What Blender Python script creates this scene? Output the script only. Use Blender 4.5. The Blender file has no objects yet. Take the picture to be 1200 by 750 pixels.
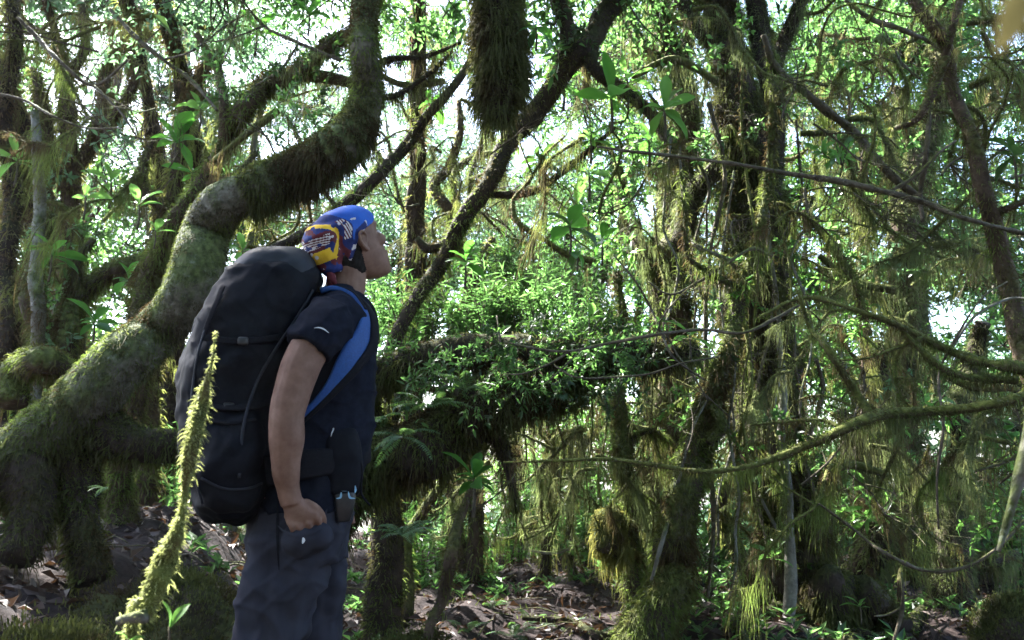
import bpy, math
import numpy as np
from mathutils import Vector

rng = np.random.default_rng(11)
SC = bpy.context.scene
COL = SC.collection
R = math.radians

# ------------------------------------------------------------------ camera
PITCH = R(10.0); FPX = 942.0; CAM = np.array([0.0, 0.0, 0.93])
cF = np.array([0, math.cos(PITCH), math.sin(PITCH)])
cU = np.array([0, -math.sin(PITCH), math.cos(PITCH)])
cR = np.array([1.0, 0, 0])

def ray(px, py):
    return cF + (px - 600) / FPX * cR + (375 - py) / FPX * cU

def P(px, py, Y):
    d = ray(px, py)
    return CAM + d * (Y / d[1])

def ground(x, y):
    x = np.asarray(x, float); y = np.asarray(y, float)
    def ss(a, b, t):
        t = np.clip((t - a) / (b - a), 0, 1); return t * t * (3 - 2 * t)
    h = 0.55 * ss(-0.95, -1.9, x) * ss(1.2, 2.0, y) * ss(6.5, 4.5, y)
    h = h + 0.10 * ss(3.0, 5.0, y) * ss(12, 7, y)
    h = h + 0.22 * np.exp(-((x + 1.75) / .38) ** 2 - ((y - 2.25) / .35) ** 2)
    h = h + 0.06 * np.sin(1.7 * x + .6) * np.sin(1.3 * y + 1.1) + 0.035 * np.sin(4.1 * x + 2.0 * y) + .02 * np.sin(7.3 * x - 5.1 * y + 1)
    h = h * ss(0.2, 1.2, np.hypot(x, y)) 
    d = np.clip(y - 10.5, 0, None)
    h = h - 0.16 * d - 0.0 * d
    d2 = np.clip(np.abs(x) - 9, 0, None)
    return h - 0.12 * d2

def vnoise(p, seed=0):
    p = np.asarray(p, float) + seed * 13.37 + 1000.0
    i = np.floor(p).astype(np.int64); f = p - i
    u = f * f * (3 - 2 * f)
    out = 0
    for dx in (0, 1):
        for dy in (0, 1):
            for dz in (0, 1):
                h = (i[..., 0] + dx) * 374761393 + (i[..., 1] + dy) * 668265263 + (i[..., 2] + dz) * 1274126177
                h = (h ^ (h >> 13)) * 1274126177 & 0x7fffffff
                h = (h ^ (h >> 16)) & 0xffff
                w = (u[..., 0] if dx else 1 - u[..., 0]) * (u[..., 1] if dy else 1 - u[..., 1]) * (u[..., 2] if dz else 1 - u[..., 2])
                out = out + w * (h / 65535.0)
    return out * 2 - 1

def fbm(p, o=3, seed=0):
    s = 0; a = 1.0; q = np.asarray(p, float)
    for k in range(o):
        s = s + a * vnoise(q, seed + k); a *= .5; q = q * 2.03
    return s

def unit(v):
    v = np.asarray(v, float)
    return v / np.maximum(np.linalg.norm(v, axis=-1, keepdims=True), 1e-9)

# ------------------------------------------------------------------ mesh building
class Buf:
    """collects vertices, quads / triangles with a material index each"""
    def __init__(s):
        s.v = []; s.f = []; s.n = 0
    def add(s, V, faces, mi=0):
        V = np.asarray(V, float).reshape(-1, 3)
        if len(V) == 0: return
        for F in (faces if isinstance(faces, list) else [faces]):
            F = np.asarray(F, np.int64)
            if len(F): s.f.append((F + s.n, mi))
        s.v.append(V); s.n += len(V)
    def mesh(s, name, mats, smooth=True):
        V = np.concatenate(s.v) if s.v else np.zeros((0, 3))
        me = bpy.data.meshes.new(name)
        me.vertices.add(len(V)); me.vertices.foreach_set('co', V.astype(np.float32).ravel())
        idx = np.concatenate([F.ravel() for F, _ in s.f]); tot = np.concatenate([np.full(len(F), F.shape[1]) for F, _ in s.f])
        mi = np.concatenate([np.full(len(F), m) for F, m in s.f])
        me.loops.add(len(idx)); me.loops.foreach_set('vertex_index', idx.astype(np.int32))
        me.polygons.add(len(tot))
        st = np.concatenate([[0], np.cumsum(tot)[:-1]])
        me.polygons.foreach_set('loop_start', st.astype(np.int32))
        me.polygons.foreach_set('material_index', mi.astype(np.int32))
        me.polygons.foreach_set('use_smooth', np.full(len(tot), smooth, bool))
        for m in (mats if isinstance(mats, (list, tuple)) else [mats]): me.materials.append(m)
        me.update(calc_edges=True); me.validate()
        return me

def link(name, me, parent=None, loc=None):
    o = bpy.data.objects.new(name, me); COL.objects.link(o)
    if parent is not None: o.parent = parent
    if loc is not None: o.location = loc
    return o

def build(buf, name, mats, parent=None, smooth=True, origin=None):
    """one mesh object; vertices are world coordinates, moved into the parent's (or own) origin"""
    org = np.zeros(3)
    if parent is not None:
        p = parent
        while p is not None:
            org = org + np.array(p.location); p = p.parent
    elif origin is not None:
        org = np.asarray(origin, float)
    buf.v = [v - org for v in buf.v]
    return link(name, buf.mesh(name, mats, smooth), parent, None if parent is not None else org)

def tag(o, label, cat, group=None):
    o['label'] = label; o['category'] = cat
    if group: o['group'] = group
    return o

def thing(name, label, cat, loc=(0, 0, 0), group=None, rz=0):
    o = bpy.data.objects.new(name, None); COL.objects.link(o)
    o.location = loc; o.rotation_euler = (0, 0, rz); o.empty_display_size = .1
    return tag(o, label, cat, group)

def copy_tree(o, parent=None):
    c = o.copy(); COL.objects.link(c); c.parent = parent
    for ch in [x for x in o.children]:
        copy_tree(ch, c)
    return c

# ------------------------------------------------------------------ curves
def spline(pts, rad, step):
    pts = np.asarray(pts, float); rad = np.asarray(rad, float)
    n = len(pts)
    if n == 2:
        pts = np.array([pts[0], (pts[0] + pts[1]) / 2, pts[1]]); rad = np.array([rad[0], rad.mean(), rad[1]]); n = 3
    ext = np.vstack([2 * pts[0] - pts[1], pts, 2 * pts[-1] - pts[-2]])
    out = []; ro = []
    for i in range(n - 1):
        p0, p1, p2, p3 = ext[i:i + 4]
        m = max(2, int(np.linalg.norm(p2 - p1) / step))
        t = np.linspace(0, 1, m, endpoint=False)[:, None]
        out.append(.5 * ((2 * p1) + (-p0 + p2) * t + (2 * p0 - 5 * p1 + 4 * p2 - p3) * t ** 2 + (-p0 + 3 * p1 - 3 * p2 + p3) * t ** 3))
        u = (t * t * (3 - 2 * t))[:, 0]
        ro.append(rad[i] * (1 - u) + rad[i + 1] * u)
    out.append(pts[-1:]); ro.append(rad[-1:])
    return np.vstack(out), np.concatenate(ro)

def frames(C):
    T = unit(np.gradient(C, axis=0))
    N = np.zeros_like(T)
    a = np.array([0, 0, 1.0]) if abs(T[0][2]) < .9 else np.array([1.0, 0, 0])
    n = a - T[0] * a.dot(T[0]); N[0] = n / np.linalg.norm(n)
    for i in range(1, len(T)):
        n = N[i - 1] - T[i] * N[i - 1].dot(T[i]); N[i] = n / max(np.linalg.norm(n), 1e-9)
    return T, N, np.cross(T, N)

def tube(buf, C, r, K=8, bump=0.0, freq=6.0, seed=0, mi=0, caps=True, ecc=None):
    """swept tube with noisy girth; returns nothing, adds to buf"""
    T, N, B = frames(C)
    th = np.linspace(0, 2 * math.pi, K, endpoint=False)
    dirs = N[:, None, :] * np.cos(th)[None, :, None] + B[:, None, :] * np.sin(th)[None, :, None]
    rr = np.repeat(np.asarray(r)[:, None], K, 1)
    V = C[:, None, :] + dirs * rr[..., None]
    if bump > 0:
        d = fbm(V * freq, 3, seed) * bump + vnoise(C * freq * .35, seed + 9)[:, None] * bump * .8
        V = C[:, None, :] + dirs * (rr * (1 + d))[..., None]
    n = len(C)
    i = np.arange(n - 1)[:, None] * K; k = np.arange(K)[None, :]; k2 = (k + 1) % K
    F = np.stack([i + k, i + k2, i + K + k2, i + K + k], -1).reshape(-1, 4)
    Vf = V.reshape(-1, 3)
    faces = [F]
    if caps:
        Vf = np.vstack([Vf, C[:1], C[-1:]])
        a = n * K; kk = np.arange(K)
        faces.append(np.stack([np.full(K, a), (kk + 1) % K, kk], -1))
        faces.append(np.stack([np.full(K, a + 1), (n - 1) * K + kk, (n - 1) * K + (kk + 1) % K], -1))
    buf.add(Vf, faces, mi)

def strips(buf, L, W, side, mi=0):
    """L (n,m,3) level points, W (n,m) half widths, side (n,3) or (n,m,3)"""
    n, m, _ = L.shape
    if n == 0: return
    if side.ndim == 2: side = np.repeat(side[:, None, :], m, 1)
    V = np.stack([L - side * W[..., None], L + side * W[..., None]], 2)   # n,m,2,3
    b = np.arange(n)[:, None] * (m * 2); k = np.arange(m - 1)[None, :] * 2
    F = np.stack([b + k, b + k + 1, b + k + 3, b + k + 2], -1).reshape(-1, 4)
    buf.add(V.reshape(-1, 3), F, mi)

def rand_unit(n):
    return unit(rng.normal(size=(n, 3)))

BUMPS = {}
def sample_tube(C, r, dens, clump=0.0, cfreq=5.0, under=0.0):
    """points on a tube; under>0 favours the underside, under<0 the top"""
    T, N, B = frames(C)
    seg = np.linalg.norm(np.diff(C, axis=0), axis=1); area = seg * (r[:-1] + r[1:]) * math.pi
    n = int(area.sum() * dens)
    if n < 1: return None
    i = rng.choice(len(seg), n, p=area / area.sum()); t = rng.random(n)[:, None]
    c = C[i] * (1 - t) + C[i + 1] * t; rr = r[i] * (1 - t[:, 0]) + r[i + 1] * t[:, 0]
    th = rng.random(n) * 2 * math.pi
    d = N[i] * np.cos(th)[:, None] + B[i] * np.sin(th)[:, None]
    keep = np.ones(n, bool)
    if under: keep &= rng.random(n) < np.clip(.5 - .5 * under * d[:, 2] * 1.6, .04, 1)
    q = BUMPS.get(id(C)) or (BUMPS.get(id(C.base)) if C.base is not None else None)
    if q: rr = rr * (1 + fbm((c + d * rr[:, None]) * q[1], 3, q[2]) * q[0] + vnoise(c * q[1] * .35, q[2] + 9) * q[0] * .8)
    p = c + d * rr[:, None] * .97
    if clump: keep &= (fbm(p * cfreq + fbm(p * cfreq * .7, 2, 31)[:, None] * .8, 3, 3) * .75 + rng.normal(size=n) * .3) > (-1 + 1.2 * clump)
    return p[keep], d[keep], T[i][keep], rr[keep]

def fur(buf, C, r, dens, length, width=.0016, droop=.5, clump=.5, cfreq=6.0, under=0.0, mi=0):
    """short shaggy moss on a tube"""
    s = sample_tube(C, r, dens, clump, cfreq, under)
    if s is None: return
    p, d, T, rr = s; n = len(p)
    ln = length * (.35 + 1.1 * rng.random(n) ** 1.6) * (1 + .6 * vnoise(p * cfreq, 5))
    dr = unit(d * 1.0 + rng.normal(size=(n, 3)) * .55 + T * rng.normal(size=(n, 1)) * .3)
    p = p + 0
    m1 = p + dr * (ln * .55)[:, None]; m1[:, 2] -= ln * droop * .22
    m2 = m1 + dr * (ln * .35)[:, None]; m2[:, 2] -= ln * droop * .65
    side = unit(np.cross(dr, rand_unit(n)))
    w = width * (.6 + .9 * rng.random(n))
    strips(buf, np.stack([p, m1, m2], 1), np.stack([w, w * 1.0, w * .25], 1), side, mi)

def beard_pts(buf, A, length, n_each, width=.0016, spread=.02, mi=0, sway=.12):
    """hanging strands from anchor points A (k,3), length scalar or (k,)"""
    A = np.asarray(A, float)
    if len(A) == 0: return
    k = len(A)
    ln = np.repeat(np.broadcast_to(length, (k,)), n_each)
    P0 = np.repeat(A, n_each, 0) + rng.normal(size=(k * n_each, 3)) * spread * np.array([1, 1, .3])
    n = len(P0); ln = ln * (.25 + .9 * rng.random(n) ** 1.3)
    m = 5
    L = np.zeros((n, m, 3)); L[:, 0] = P0
    vel = rng.normal(size=(n, 3)) * .25
    for j in range(1, m):
        vel = vel * .6 + rng.normal(size=(n, 3)) * sway
        stp = vel + np.array([0, 0, -1.0])
        L[:, j] = L[:, j - 1] + unit(stp) * (ln / (m - 1))[:, None]
    side = unit(np.cross(np.array([0, 0, 1.0])[None], rand_unit(n)))
    w = width * (.5 + rng.random(n))
    W = w[:, None] * np.array([.7, 1, .9, .65, .2])[None, :]
    strips(buf, L, W, side, mi)

def beards(buf, C, r, per_m, length, n_each=14, width=.0016, spread=.02, clump=.5, mi=0):
    """hanging moss on the underside of a branch"""
    seg = np.linalg.norm(np.diff(C, axis=0), axis=1)
    n = int(seg.sum() * per_m)
    if n < 1: return
    i = rng.choice(len(seg), n, p=seg / seg.sum()); t = rng.random(n)[:, None]
    a = C[i] * (1 - t) + C[i + 1] * t
    a = a + rng.normal(size=(n, 3)) * (r[i] * .45)[:, None] * np.array([1, 1, 0]); a[:, 2] -= r[i] * .6
    ln = length * (.3 + .9 * rng.random(n)) * np.clip(1 + 1.0 * vnoise(a * 4.0, 8), .2, 2)
    beard_pts(buf, a, ln, n_each, width, spread, mi)

def leaves(buf, p, d, up, length, width, mi=0, fold=.25, curl=.25):
    """pointed leaves, 6 verts each, folded along the midrib and curling down"""
    n = len(p)
    if n == 0: return
    length = np.broadcast_to(length, (n,)); width = np.broadcast_to(width, (n,))
    d = unit(d); s = unit(np.cross(d, up)); u = np.cross(s, d)
    l = length[:, None]; w = width[:, None]
    b = p; tip = p + d * l - u * l * curl
    c1 = p + d * l * .35 - u * l * curl * .08; c2 = p + d * l * .72 - u * l * curl * .45
    V = np.stack([b, c1 + s * w * .46 + u * w * fold * .5, c2 + s * w * .36 + u * w * fold * .4, tip,
                  c2 - s * w * .36 + u * w * fold * .4, c1 - s * w * .46 + u * w * fold * .5, c1, c2], 1)
    k = np.arange(n)[:, None] * 8
    Q = np.concatenate([k + np.array([[6, 1, 2, 7]]), k + np.array([[5, 6, 7, 4]])])
    Tr = np.concatenate([k + np.array([[0, 1, 6]]), k + np.array([[0, 6, 5]]), k + np.array([[7, 2, 3]]), k + np.array([[4, 7, 3]])])
    buf.add(V.reshape(-1, 3), [Q, Tr], mi)

def leaves_s(buf, p, d, up, length, width, mi=0, fold=.3):
    """cheap leaf: 4 verts, 2 tris"""
    n = len(p)
    if n == 0: return
    length = np.broadcast_to(length, (n,)); width = np.broadcast_to(width, (n,))
    d = unit(d); s = unit(np.cross(d, up)); u = np.cross(s, d)
    l = length[:, None]; w = width[:, None]
    V = np.stack([p, p + d * l * .42 + s * w * .5 + u * w * fold, p + d * l - u * l * .15, p + d * l * .42 - s * w * .5 + u * w * fold], 1)
    k = np.arange(n)[:, None] * 4
    buf.add(V.reshape(-1, 3), np.concatenate([k + np.array([[0, 1, 2]]), k + np.array([[0, 2, 3]])]), mi)

def loft(buf, secs, K=24, mi=0):
    """secs: list of (center, axis a, axis b, exponent)"""
    th = np.linspace(0, 2 * math.pi, K, endpoint=False)
    rings = []
    for c, a, b, e in secs:
        ct = np.sign(np.cos(th)) * np.abs(np.cos(th)) ** (2 / e); st = np.sign(np.sin(th)) * np.abs(np.sin(th)) ** (2 / e)
        rings.append(np.asarray(c)[None] + ct[:, None] * np.asarray(a)[None] + st[:, None] * np.asarray(b)[None])
    n = len(rings); V = np.vstack(rings + [np.asarray(secs[0][0])[None], np.asarray(secs[-1][0])[None]])
    i = np.arange(n - 1)[:, None] * K; k = np.arange(K)[None, :]; k2 = (k + 1) % K
    F = np.stack([i + k, i + k2, i + K + k2, i + K + k], -1).reshape(-1, 4)
    kk = np.arange(K); a = n * K
    buf.add(V, [F, np.stack([np.full(K, a), (kk + 1) % K, kk], -1), np.stack([np.full(K, a + 1), (n - 1) * K + kk, (n - 1) * K + (kk + 1) % K], -1)], mi)

def densify(secs, per=6):
    """smooth interpolation between loft sections"""
    arr = np.array([np.concatenate([np.asarray(c, float), np.asarray(a, float), np.asarray(b, float), [e]]) for c, a, b, e in secs])
    n = len(arr); ext = np.vstack([2 * arr[0] - arr[1], arr, 2 * arr[-1] - arr[-2]]); out = []
    for i in range(n - 1):
        p0, p1, p2, p3 = ext[i:i + 4]
        for t in np.linspace(0, 1, per, endpoint=False):
            out.append(.5 * ((2 * p1) + (-p0 + p2) * t + (2 * p0 - 5 * p1 + 4 * p2 - p3) * t ** 2 + (-p0 + 3 * p1 - 3 * p2 + p3) * t ** 3))
    out.append(arr[-1])
    return [(x[:3], x[3:6], x[6:9], max(1.6, x[9])) for x in out]

def ellipsoid(buf, c, ax, K=20, M=12, mi=0):
    """ax: 3x3 rows are the half axes"""
    ax = np.asarray(ax, float); c = np.asarray(c, float)
    ph = np.linspace(-math.pi / 2 + .02, math.pi / 2 - .02, M)
    loft(buf, [(c + ax[2] * math.sin(p), ax[0] * math.cos(p), ax[1] * math.cos(p), 2) for p in ph], K, mi)

def remesh(buf, voxel, smooth_it=4, fac=.5):
    """union of the closed shells in buf as one smooth surface: (verts, quads)"""
    me = buf.mesh('tmp', [])
    o = bpy.data.objects.new('tmp', me); COL.objects.link(o)
    m = o.modifiers.new('r', 'REMESH'); m.mode = 'VOXEL'; m.voxel_size = voxel
    if smooth_it:
        s = o.modifiers.new('s', 'SMOOTH'); s.factor = fac; s.iterations = smooth_it
    dg = bpy.context.evaluated_depsgraph_get()
    ev = o.evaluated_get(dg); em = ev.to_mesh()
    V = np.zeros(len(em.vertices) * 3, np.float32); em.vertices.foreach_get('co', V)
    Nn = np.zeros(len(em.vertices) * 3, np.float32); em.vertices.foreach_get('normal', Nn)
    F = np.zeros(len(em.loops), np.int32); em.loops.foreach_get('vertex_index', F)
    tot = np.zeros(len(em.polygons), np.int32); em.polygons.foreach_get('loop_total', tot)
    ev.to_mesh_clear(); bpy.data.objects.remove(o); bpy.data.meshes.remove(me)
    assert (tot == 4).all()
    return V.reshape(-1, 3).astype(float), F.reshape(-1, 4), Nn.reshape(-1, 3).astype(float)
EXPOSURE = 3.5
# ------------------------------------------------------------------ materials
def _new(name):
    m = bpy.data.materials.new(name); m.use_nodes = True
    nt = m.node_tree; nt.nodes.clear()
    out = nt.nodes.new('ShaderNodeOutputMaterial')
    return m, nt, out

def N(nt, t, **kw):
    n = nt.nodes.new(t)
    for k, v in kw.items():
        if k in n.inputs: n.inputs[k].default_value = v
        else: setattr(n, k, v)
    return n

def ramp(nt, stops):
    r = nt.nodes.new('ShaderNodeValToRGB'); e = r.color_ramp.elements
    while len(e) < len(stops): e.new(.5)
    for x, (p, c) in zip(e, stops):
        x.position = p; x.color = (*c, 1)
    return r

def noise_col(nt, stops, scale, detail=4, rough=.6, dist=0.0, stretch=None):
    tc = N(nt, 'ShaderNodeTexCoord'); src = tc.outputs['Object']
    if stretch:
        mp = N(nt, 'ShaderNodeMapping'); mp.inputs['Scale'].default_value = stretch
        nt.links.new(src, mp.inputs['Vector']); src = mp.outputs['Vector']
    n = N(nt, 'ShaderNodeTexNoise', Scale=scale, Detail=detail, Roughness=rough, Distortion=dist)
    nt.links.new(src, n.inputs['Vector'])
    r = ramp(nt, stops); nt.links.new(n.outputs['Fac'], r.inputs['Fac'])
    return r.outputs['Color'], n.outputs['Fac'], src

def bump(nt, h, strength, dist=.01):
    b = N(nt, 'ShaderNodeBump', Strength=strength, Distance=dist)
    nt.links.new(h, b.inputs['Height']); return b.outputs['Normal']

def mix(nt, a, b, fac):
    m = nt.nodes.new('ShaderNodeMix'); m.data_type = 'RGBA'
    for s, v in ((6, a), (7, b)):
        if isinstance(v, tuple): m.inputs[s].default_value = (*v, 1)
        else: nt.links.new(v, m.inputs[s])
    if isinstance(fac, (int, float)): m.inputs[0].default_value = fac
    else: nt.links.new(fac, m.inputs[0])
    return m.outputs[2]

def mat_bark(name, dark, light, moss=(.07, .085, .02), amount=.5, scale=9, lichen=0.0):
    m, nt, out = _new(name)
    c, f, src = noise_col(nt, [(.3, dark), (.52, tuple(.5 * (a + b) for a, b in zip(dark, light))), (.75, light)], scale, 6, .68, .4)
    geo = N(nt, 'ShaderNodeNewGeometry'); sep = N(nt, 'ShaderNodeSeparateXYZ'); nt.links.new(geo.outputs['Normal'], sep.inputs[0])
    n2 = N(nt, 'ShaderNodeTexNoise', Scale=4.0, Detail=5.0, Roughness=.7); nt.links.new(src, n2.inputs['Vector'])
    # moss grows thicker on the upper side of the wood
    a = N(nt, 'ShaderNodeMath', operation='MULTIPLY_ADD'); nt.links.new(sep.outputs['Z'], a.inputs[0]); a.inputs[1].default_value = .22; nt.links.new(n2.outputs['Fac'], a.inputs[2])
    mr = N(nt, 'ShaderNodeMapRange'); nt.links.new(a.outputs[0], mr.inputs['Value'])
    mr.inputs['From Min'].default_value = .72 - amount * .5; mr.inputs['From Max'].default_value = .86 - amount * .5
    n3 = N(nt, 'ShaderNodeTexNoise', Scale=38.0, Detail=3.0); nt.links.new(src, n3.inputs['Vector'])
    mr3 = ramp(nt, [(.35, tuple(x * .45 for x in moss)), (.7, tuple(min(1, x * 1.35) for x in moss))]); nt.links.new(n3.outputs['Fac'], mr3.inputs['Fac'])
    col = mix(nt, c, mr3.outputs['Color'], mr.outputs[0])
    if lichen > 0:
        n4 = N(nt, 'ShaderNodeTexNoise', Scale=26.0, Detail=6.0, Roughness=.8); nt.links.new(src, n4.inputs['Vector'])
        r4 = ramp(nt, [(.60 - lichen * .1, (0, 0, 0)), (.76 - lichen * .1, (.7, .7, .7))]); nt.links.new(n4.outputs['Fac'], r4.inputs['Fac'])
        col = mix(nt, col, (.20, .22, .18), r4.outputs['Color'])
    b = N(nt, 'ShaderNodeBsdfPrincipled', Roughness=.9); b.inputs['Specular IOR Level'].default_value = .2
    nt.links.new(col, b.inputs['Base Color'])
    nt.links.new(bump(nt, n3.outputs['Fac'], .9, .012), b.inputs['Normal'])
    nt.links.new(b.outputs[0], out.inputs[0]); return m

def mat_leafy(name, stops, trans=(.12, .22, .03), tf=.45, rough=.45, spec=.4, patch=None, pscale=3.0):
    """thin foliage: diffuse + translucent, colour varies from leaf to leaf"""
    m, nt, out = _new(name)
    geo = N(nt, 'ShaderNodeNewGeometry')
    r = ramp(nt, stops); nt.links.new(geo.outputs['Random Per Island'], r.inputs['Fac'])
    col = r.outputs['Color']
    tcol = mix(nt, trans, tuple(x * .55 for x in trans), geo.outputs['Random Per Island'])
    if patch:
        tc = N(nt, 'ShaderNodeTexCoord'); n = N(nt, 'ShaderNodeTexNoise', Scale=pscale, Detail=3.0); nt.links.new(tc.outputs['Object'], n.inputs['Vector'])
        rr = ramp(nt, [(.42, (0, 0, 0)), (.6, (1, 1, 1))]); nt.links.new(n.outputs['Fac'], rr.inputs['Fac'])
        col = mix(nt, col, patch, rr.outputs['Color']); tcol = mix(nt, tcol, tuple(x * 1.5 for x in patch), rr.outputs['Color'])
    b = N(nt, 'ShaderNodeBsdfPrincipled', Roughness=rough); b.inputs['Specular IOR Level'].default_value = spec
    nt.links.new(col, b.inputs['Base Color'])
    t = N(nt, 'ShaderNodeBsdfTranslucent'); nt.links.new(tcol, t.inputs['Color'])
    mx = N(nt, 'ShaderNodeMixShader'); mx.inputs[0].default_value = tf
    nt.links.new(b.outputs[0], mx.inputs[1]); nt.links.new(t.outputs[0], mx.inputs[2]); nt.links.new(mx.outputs[0], out.inputs[0])
    return m

def mat_plain(name, stops, scale=20, rough=.8, spec=.3, bstr=.3, bdist=.003, stretch=None, sheen=0.0, detail=5):
    m, nt, out = _new(name)
    c, f, src = noise_col(nt, stops, scale, detail, .6, 0, stretch)
    b = N(nt, 'ShaderNodeBsdfPrincipled', Roughness=rough); b.inputs['Specular IOR Level'].default_value = spec
    if sheen: b.inputs['Sheen Weight'].default_value = sheen; b.inputs['Sheen Roughness'].default_value = .5
    nt.links.new(c, b.inputs['Base Color'])
    if bstr: nt.links.new(bump(nt, f, bstr, bdist), b.inputs['Normal'])
    nt.links.new(b.outputs[0], out.inputs[0]); return m

def two(a, b): return [(.35, a), (.65, b)]

M = {}
M['bark_moss'] = mat_bark('mossy bark', (.022, .016, .012), (.085, .062, .045), (.075, .09, .022), .62, 10, .35)
M['bark_curved'] = mat_bark('lichened mossy bark', (.04, .034, .024), (.17, .155, .12), (.085, .105, .035), .6, 22, .45)
M['bark_dark'] = mat_bark('dark bark', (.014, .010, .008), (.055, .038, .028), (.04, .045, .014), .35, 12)  # darkest of the bark tones
M['bark_brown'] = mat_bark('brown bark', (.03, .019, .013), (.11, .075, .05), (.07, .07, .02), .42, 14, .1)
M['bark_grey'] = mat_bark('pale grey bark', (.07, .065, .055), (.22, .21, .18), (.07, .085, .025), .35, 14, .5)
M['twig'] = mat_bark('thin twig bark', (.035, .028, .02), (.13, .105, .075), (.08, .09, .025), .3, 25, .3)
M['twig_moss'] = mat_bark('mossy twig', (.04, .034, .018), (.12, .10, .045), (.10, .11, .025), .7, 25, .1)
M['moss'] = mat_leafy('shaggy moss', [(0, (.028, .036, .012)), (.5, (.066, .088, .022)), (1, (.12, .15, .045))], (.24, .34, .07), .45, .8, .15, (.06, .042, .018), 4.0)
M['moss_trunk'] = mat_leafy('short trunk moss', [(0, (.055, .066, .026)), (.5, (.095, .115, .042)), (1, (.15, .17, .07))], (.18, .23, .05), .3, .85, .12, (.06, .05, .03), 7.0)
M['moss_far'] = mat_leafy('stem moss in lit tone', [(0, (.055, .055, .026)), (.5, (.10, .108, .042)), (1, (.16, .18, .07))], (.32, .37, .09), .5, .8, .15, (.08, .055, .028), 3.0)  # lighter copy of the moss; brightness of lit stems put into its colour
M['moss_ball'] = mat_leafy('golden moss', [(0, (.06, .06, .02)), (.5, (.11, .11, .032)), (1, (.17, .17, .055))], (.30, .29, .07), .5, .8, .15)
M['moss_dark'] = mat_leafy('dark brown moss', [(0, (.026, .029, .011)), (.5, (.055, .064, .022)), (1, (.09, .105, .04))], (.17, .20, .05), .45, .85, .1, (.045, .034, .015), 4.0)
M['moss_gold'] = mat_leafy('pale yellow green moss', [(0, (.14, .16, .055)), (.5, (.24, .26, .10)), (1, (.36, .38, .18))], (.40, .44, .15), .5, .7, .2)
M['beard'] = mat_leafy('hanging beard moss', [(0, (.05, .058, .025)), (.5, (.10, .118, .052)), (1, (.17, .19, .10))], (.26, .33, .11), .5, .8, .15, (.06, .06, .025), 3.0)
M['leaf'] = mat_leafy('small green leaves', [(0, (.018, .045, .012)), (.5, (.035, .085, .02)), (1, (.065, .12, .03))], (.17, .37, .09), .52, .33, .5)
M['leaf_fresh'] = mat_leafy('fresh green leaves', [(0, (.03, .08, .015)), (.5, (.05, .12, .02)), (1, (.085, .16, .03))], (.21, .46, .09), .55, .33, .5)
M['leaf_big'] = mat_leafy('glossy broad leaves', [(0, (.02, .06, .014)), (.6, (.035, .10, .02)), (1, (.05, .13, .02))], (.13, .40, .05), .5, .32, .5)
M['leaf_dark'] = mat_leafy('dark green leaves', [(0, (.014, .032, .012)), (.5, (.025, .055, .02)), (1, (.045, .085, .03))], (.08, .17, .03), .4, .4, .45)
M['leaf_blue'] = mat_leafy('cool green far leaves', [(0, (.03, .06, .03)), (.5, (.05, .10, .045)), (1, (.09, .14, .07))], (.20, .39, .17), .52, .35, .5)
M['fern'] = mat_leafy('fern fronds', [(0, (.03, .07, .03)), (.5, (.05, .11, .045)), (1, (.085, .15, .07))], (.12, .24, .05), .4, .38, .5)
M['leaf_yellow'] = mat_leafy('yellow leaf', [(0, (.15, .13, .05)), (1, (.18, .155, .07))], (.15, .13, .05), .5, .5, .3)
M['dead_leaf'] = mat_leafy('dead leaves', [(0, (.02, .012, .011)), (.4, (.045, .028, .024)), (.8, (.085, .057, .045)), (1, (.19, .15, .125))], (.10, .05, .02), .2, .55, .35)
M['soil'] = mat_plain('forest soil', [(.3, (.010, .007, .008)), (.5, (.022, .015, .014)), (.7, (.042, .029, .026))], 9, .92, .2, 1.0, .03, None, 0, 8)
M['skin'] = mat_plain('skin', [(.3, (.135, .068, .047)), (.5, (.185, .10, .07)), (.7, (.235, .135, .10))], 26, .62, .25, .35, .0012)
M['hair'] = mat_plain('black hair', two((.006, .005, .005), (.012, .010, .009)), 120, .7, .12, .6, .002)
M['shirt'] = mat_plain('dark navy shirt cloth', two((.006, .0075, .014), (.010, .012, .022)), 60, .9, .08, .25, .001)
M['trousers'] = mat_plain('slate grey trouser cloth', two((.023, .023, .032), (.033, .034, .046)), 16, .92, .1, .25, .001, (1, 1, .25))
M['pack'] = mat_plain('dark nylon pack cloth', two((.0035, .004, .0075), (.006, .007, .0115)), 12, .72, .12, .25, .002)
M['pack_lid'] = mat_plain('slate pack lid cloth', two((.009, .011, .018), (.014, .017, .026)), 12, .6, .3, .3, .002)
M['webbing'] = mat_plain('black webbing', two((.006, .006, .009), (.010, .010, .014)), 200, .8, .1, .3, .0006)
M['blue'] = mat_plain('blue mesh fabric', two((.005, .045, .19), (.008, .065, .25)), 180, .6, .35, .4, .0008)
M['blue_cloth'] = mat_plain('bright blue bandana cloth', two((.006, .07, .38), (.010, .10, .49)), 20, .6, .3, .3, .0015)
M['plastic'] = mat_plain('black plastic', two((.012, .012, .014), (.02, .02, .022)), 40, .4, .5, .05, .0005)
M['pale_mark'] = mat_plain('pale printed mark', two((.55, .56, .58), (.65, .66, .68)), 40, .6, .4, 0)
M['blue_mark'] = mat_plain('pale blue buckle', two((.16, .32, .46), (.22, .40, .55)), 40, .45, .5, 0)
M['red_mark'] = mat_plain('dull red label', two((.22, .10, .12), (.28, .13, .15)), 40, .6, .3, 0)
M['eye'] = mat_plain('eye', two((.5, .48, .46), (.6, .58, .55)), 10, .2, .5, 0)
M['boot'] = mat_plain('brown boot leather', two((.04, .03, .022), (.07, .05, .038)), 30, .6, .4, .4, .002)
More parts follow.
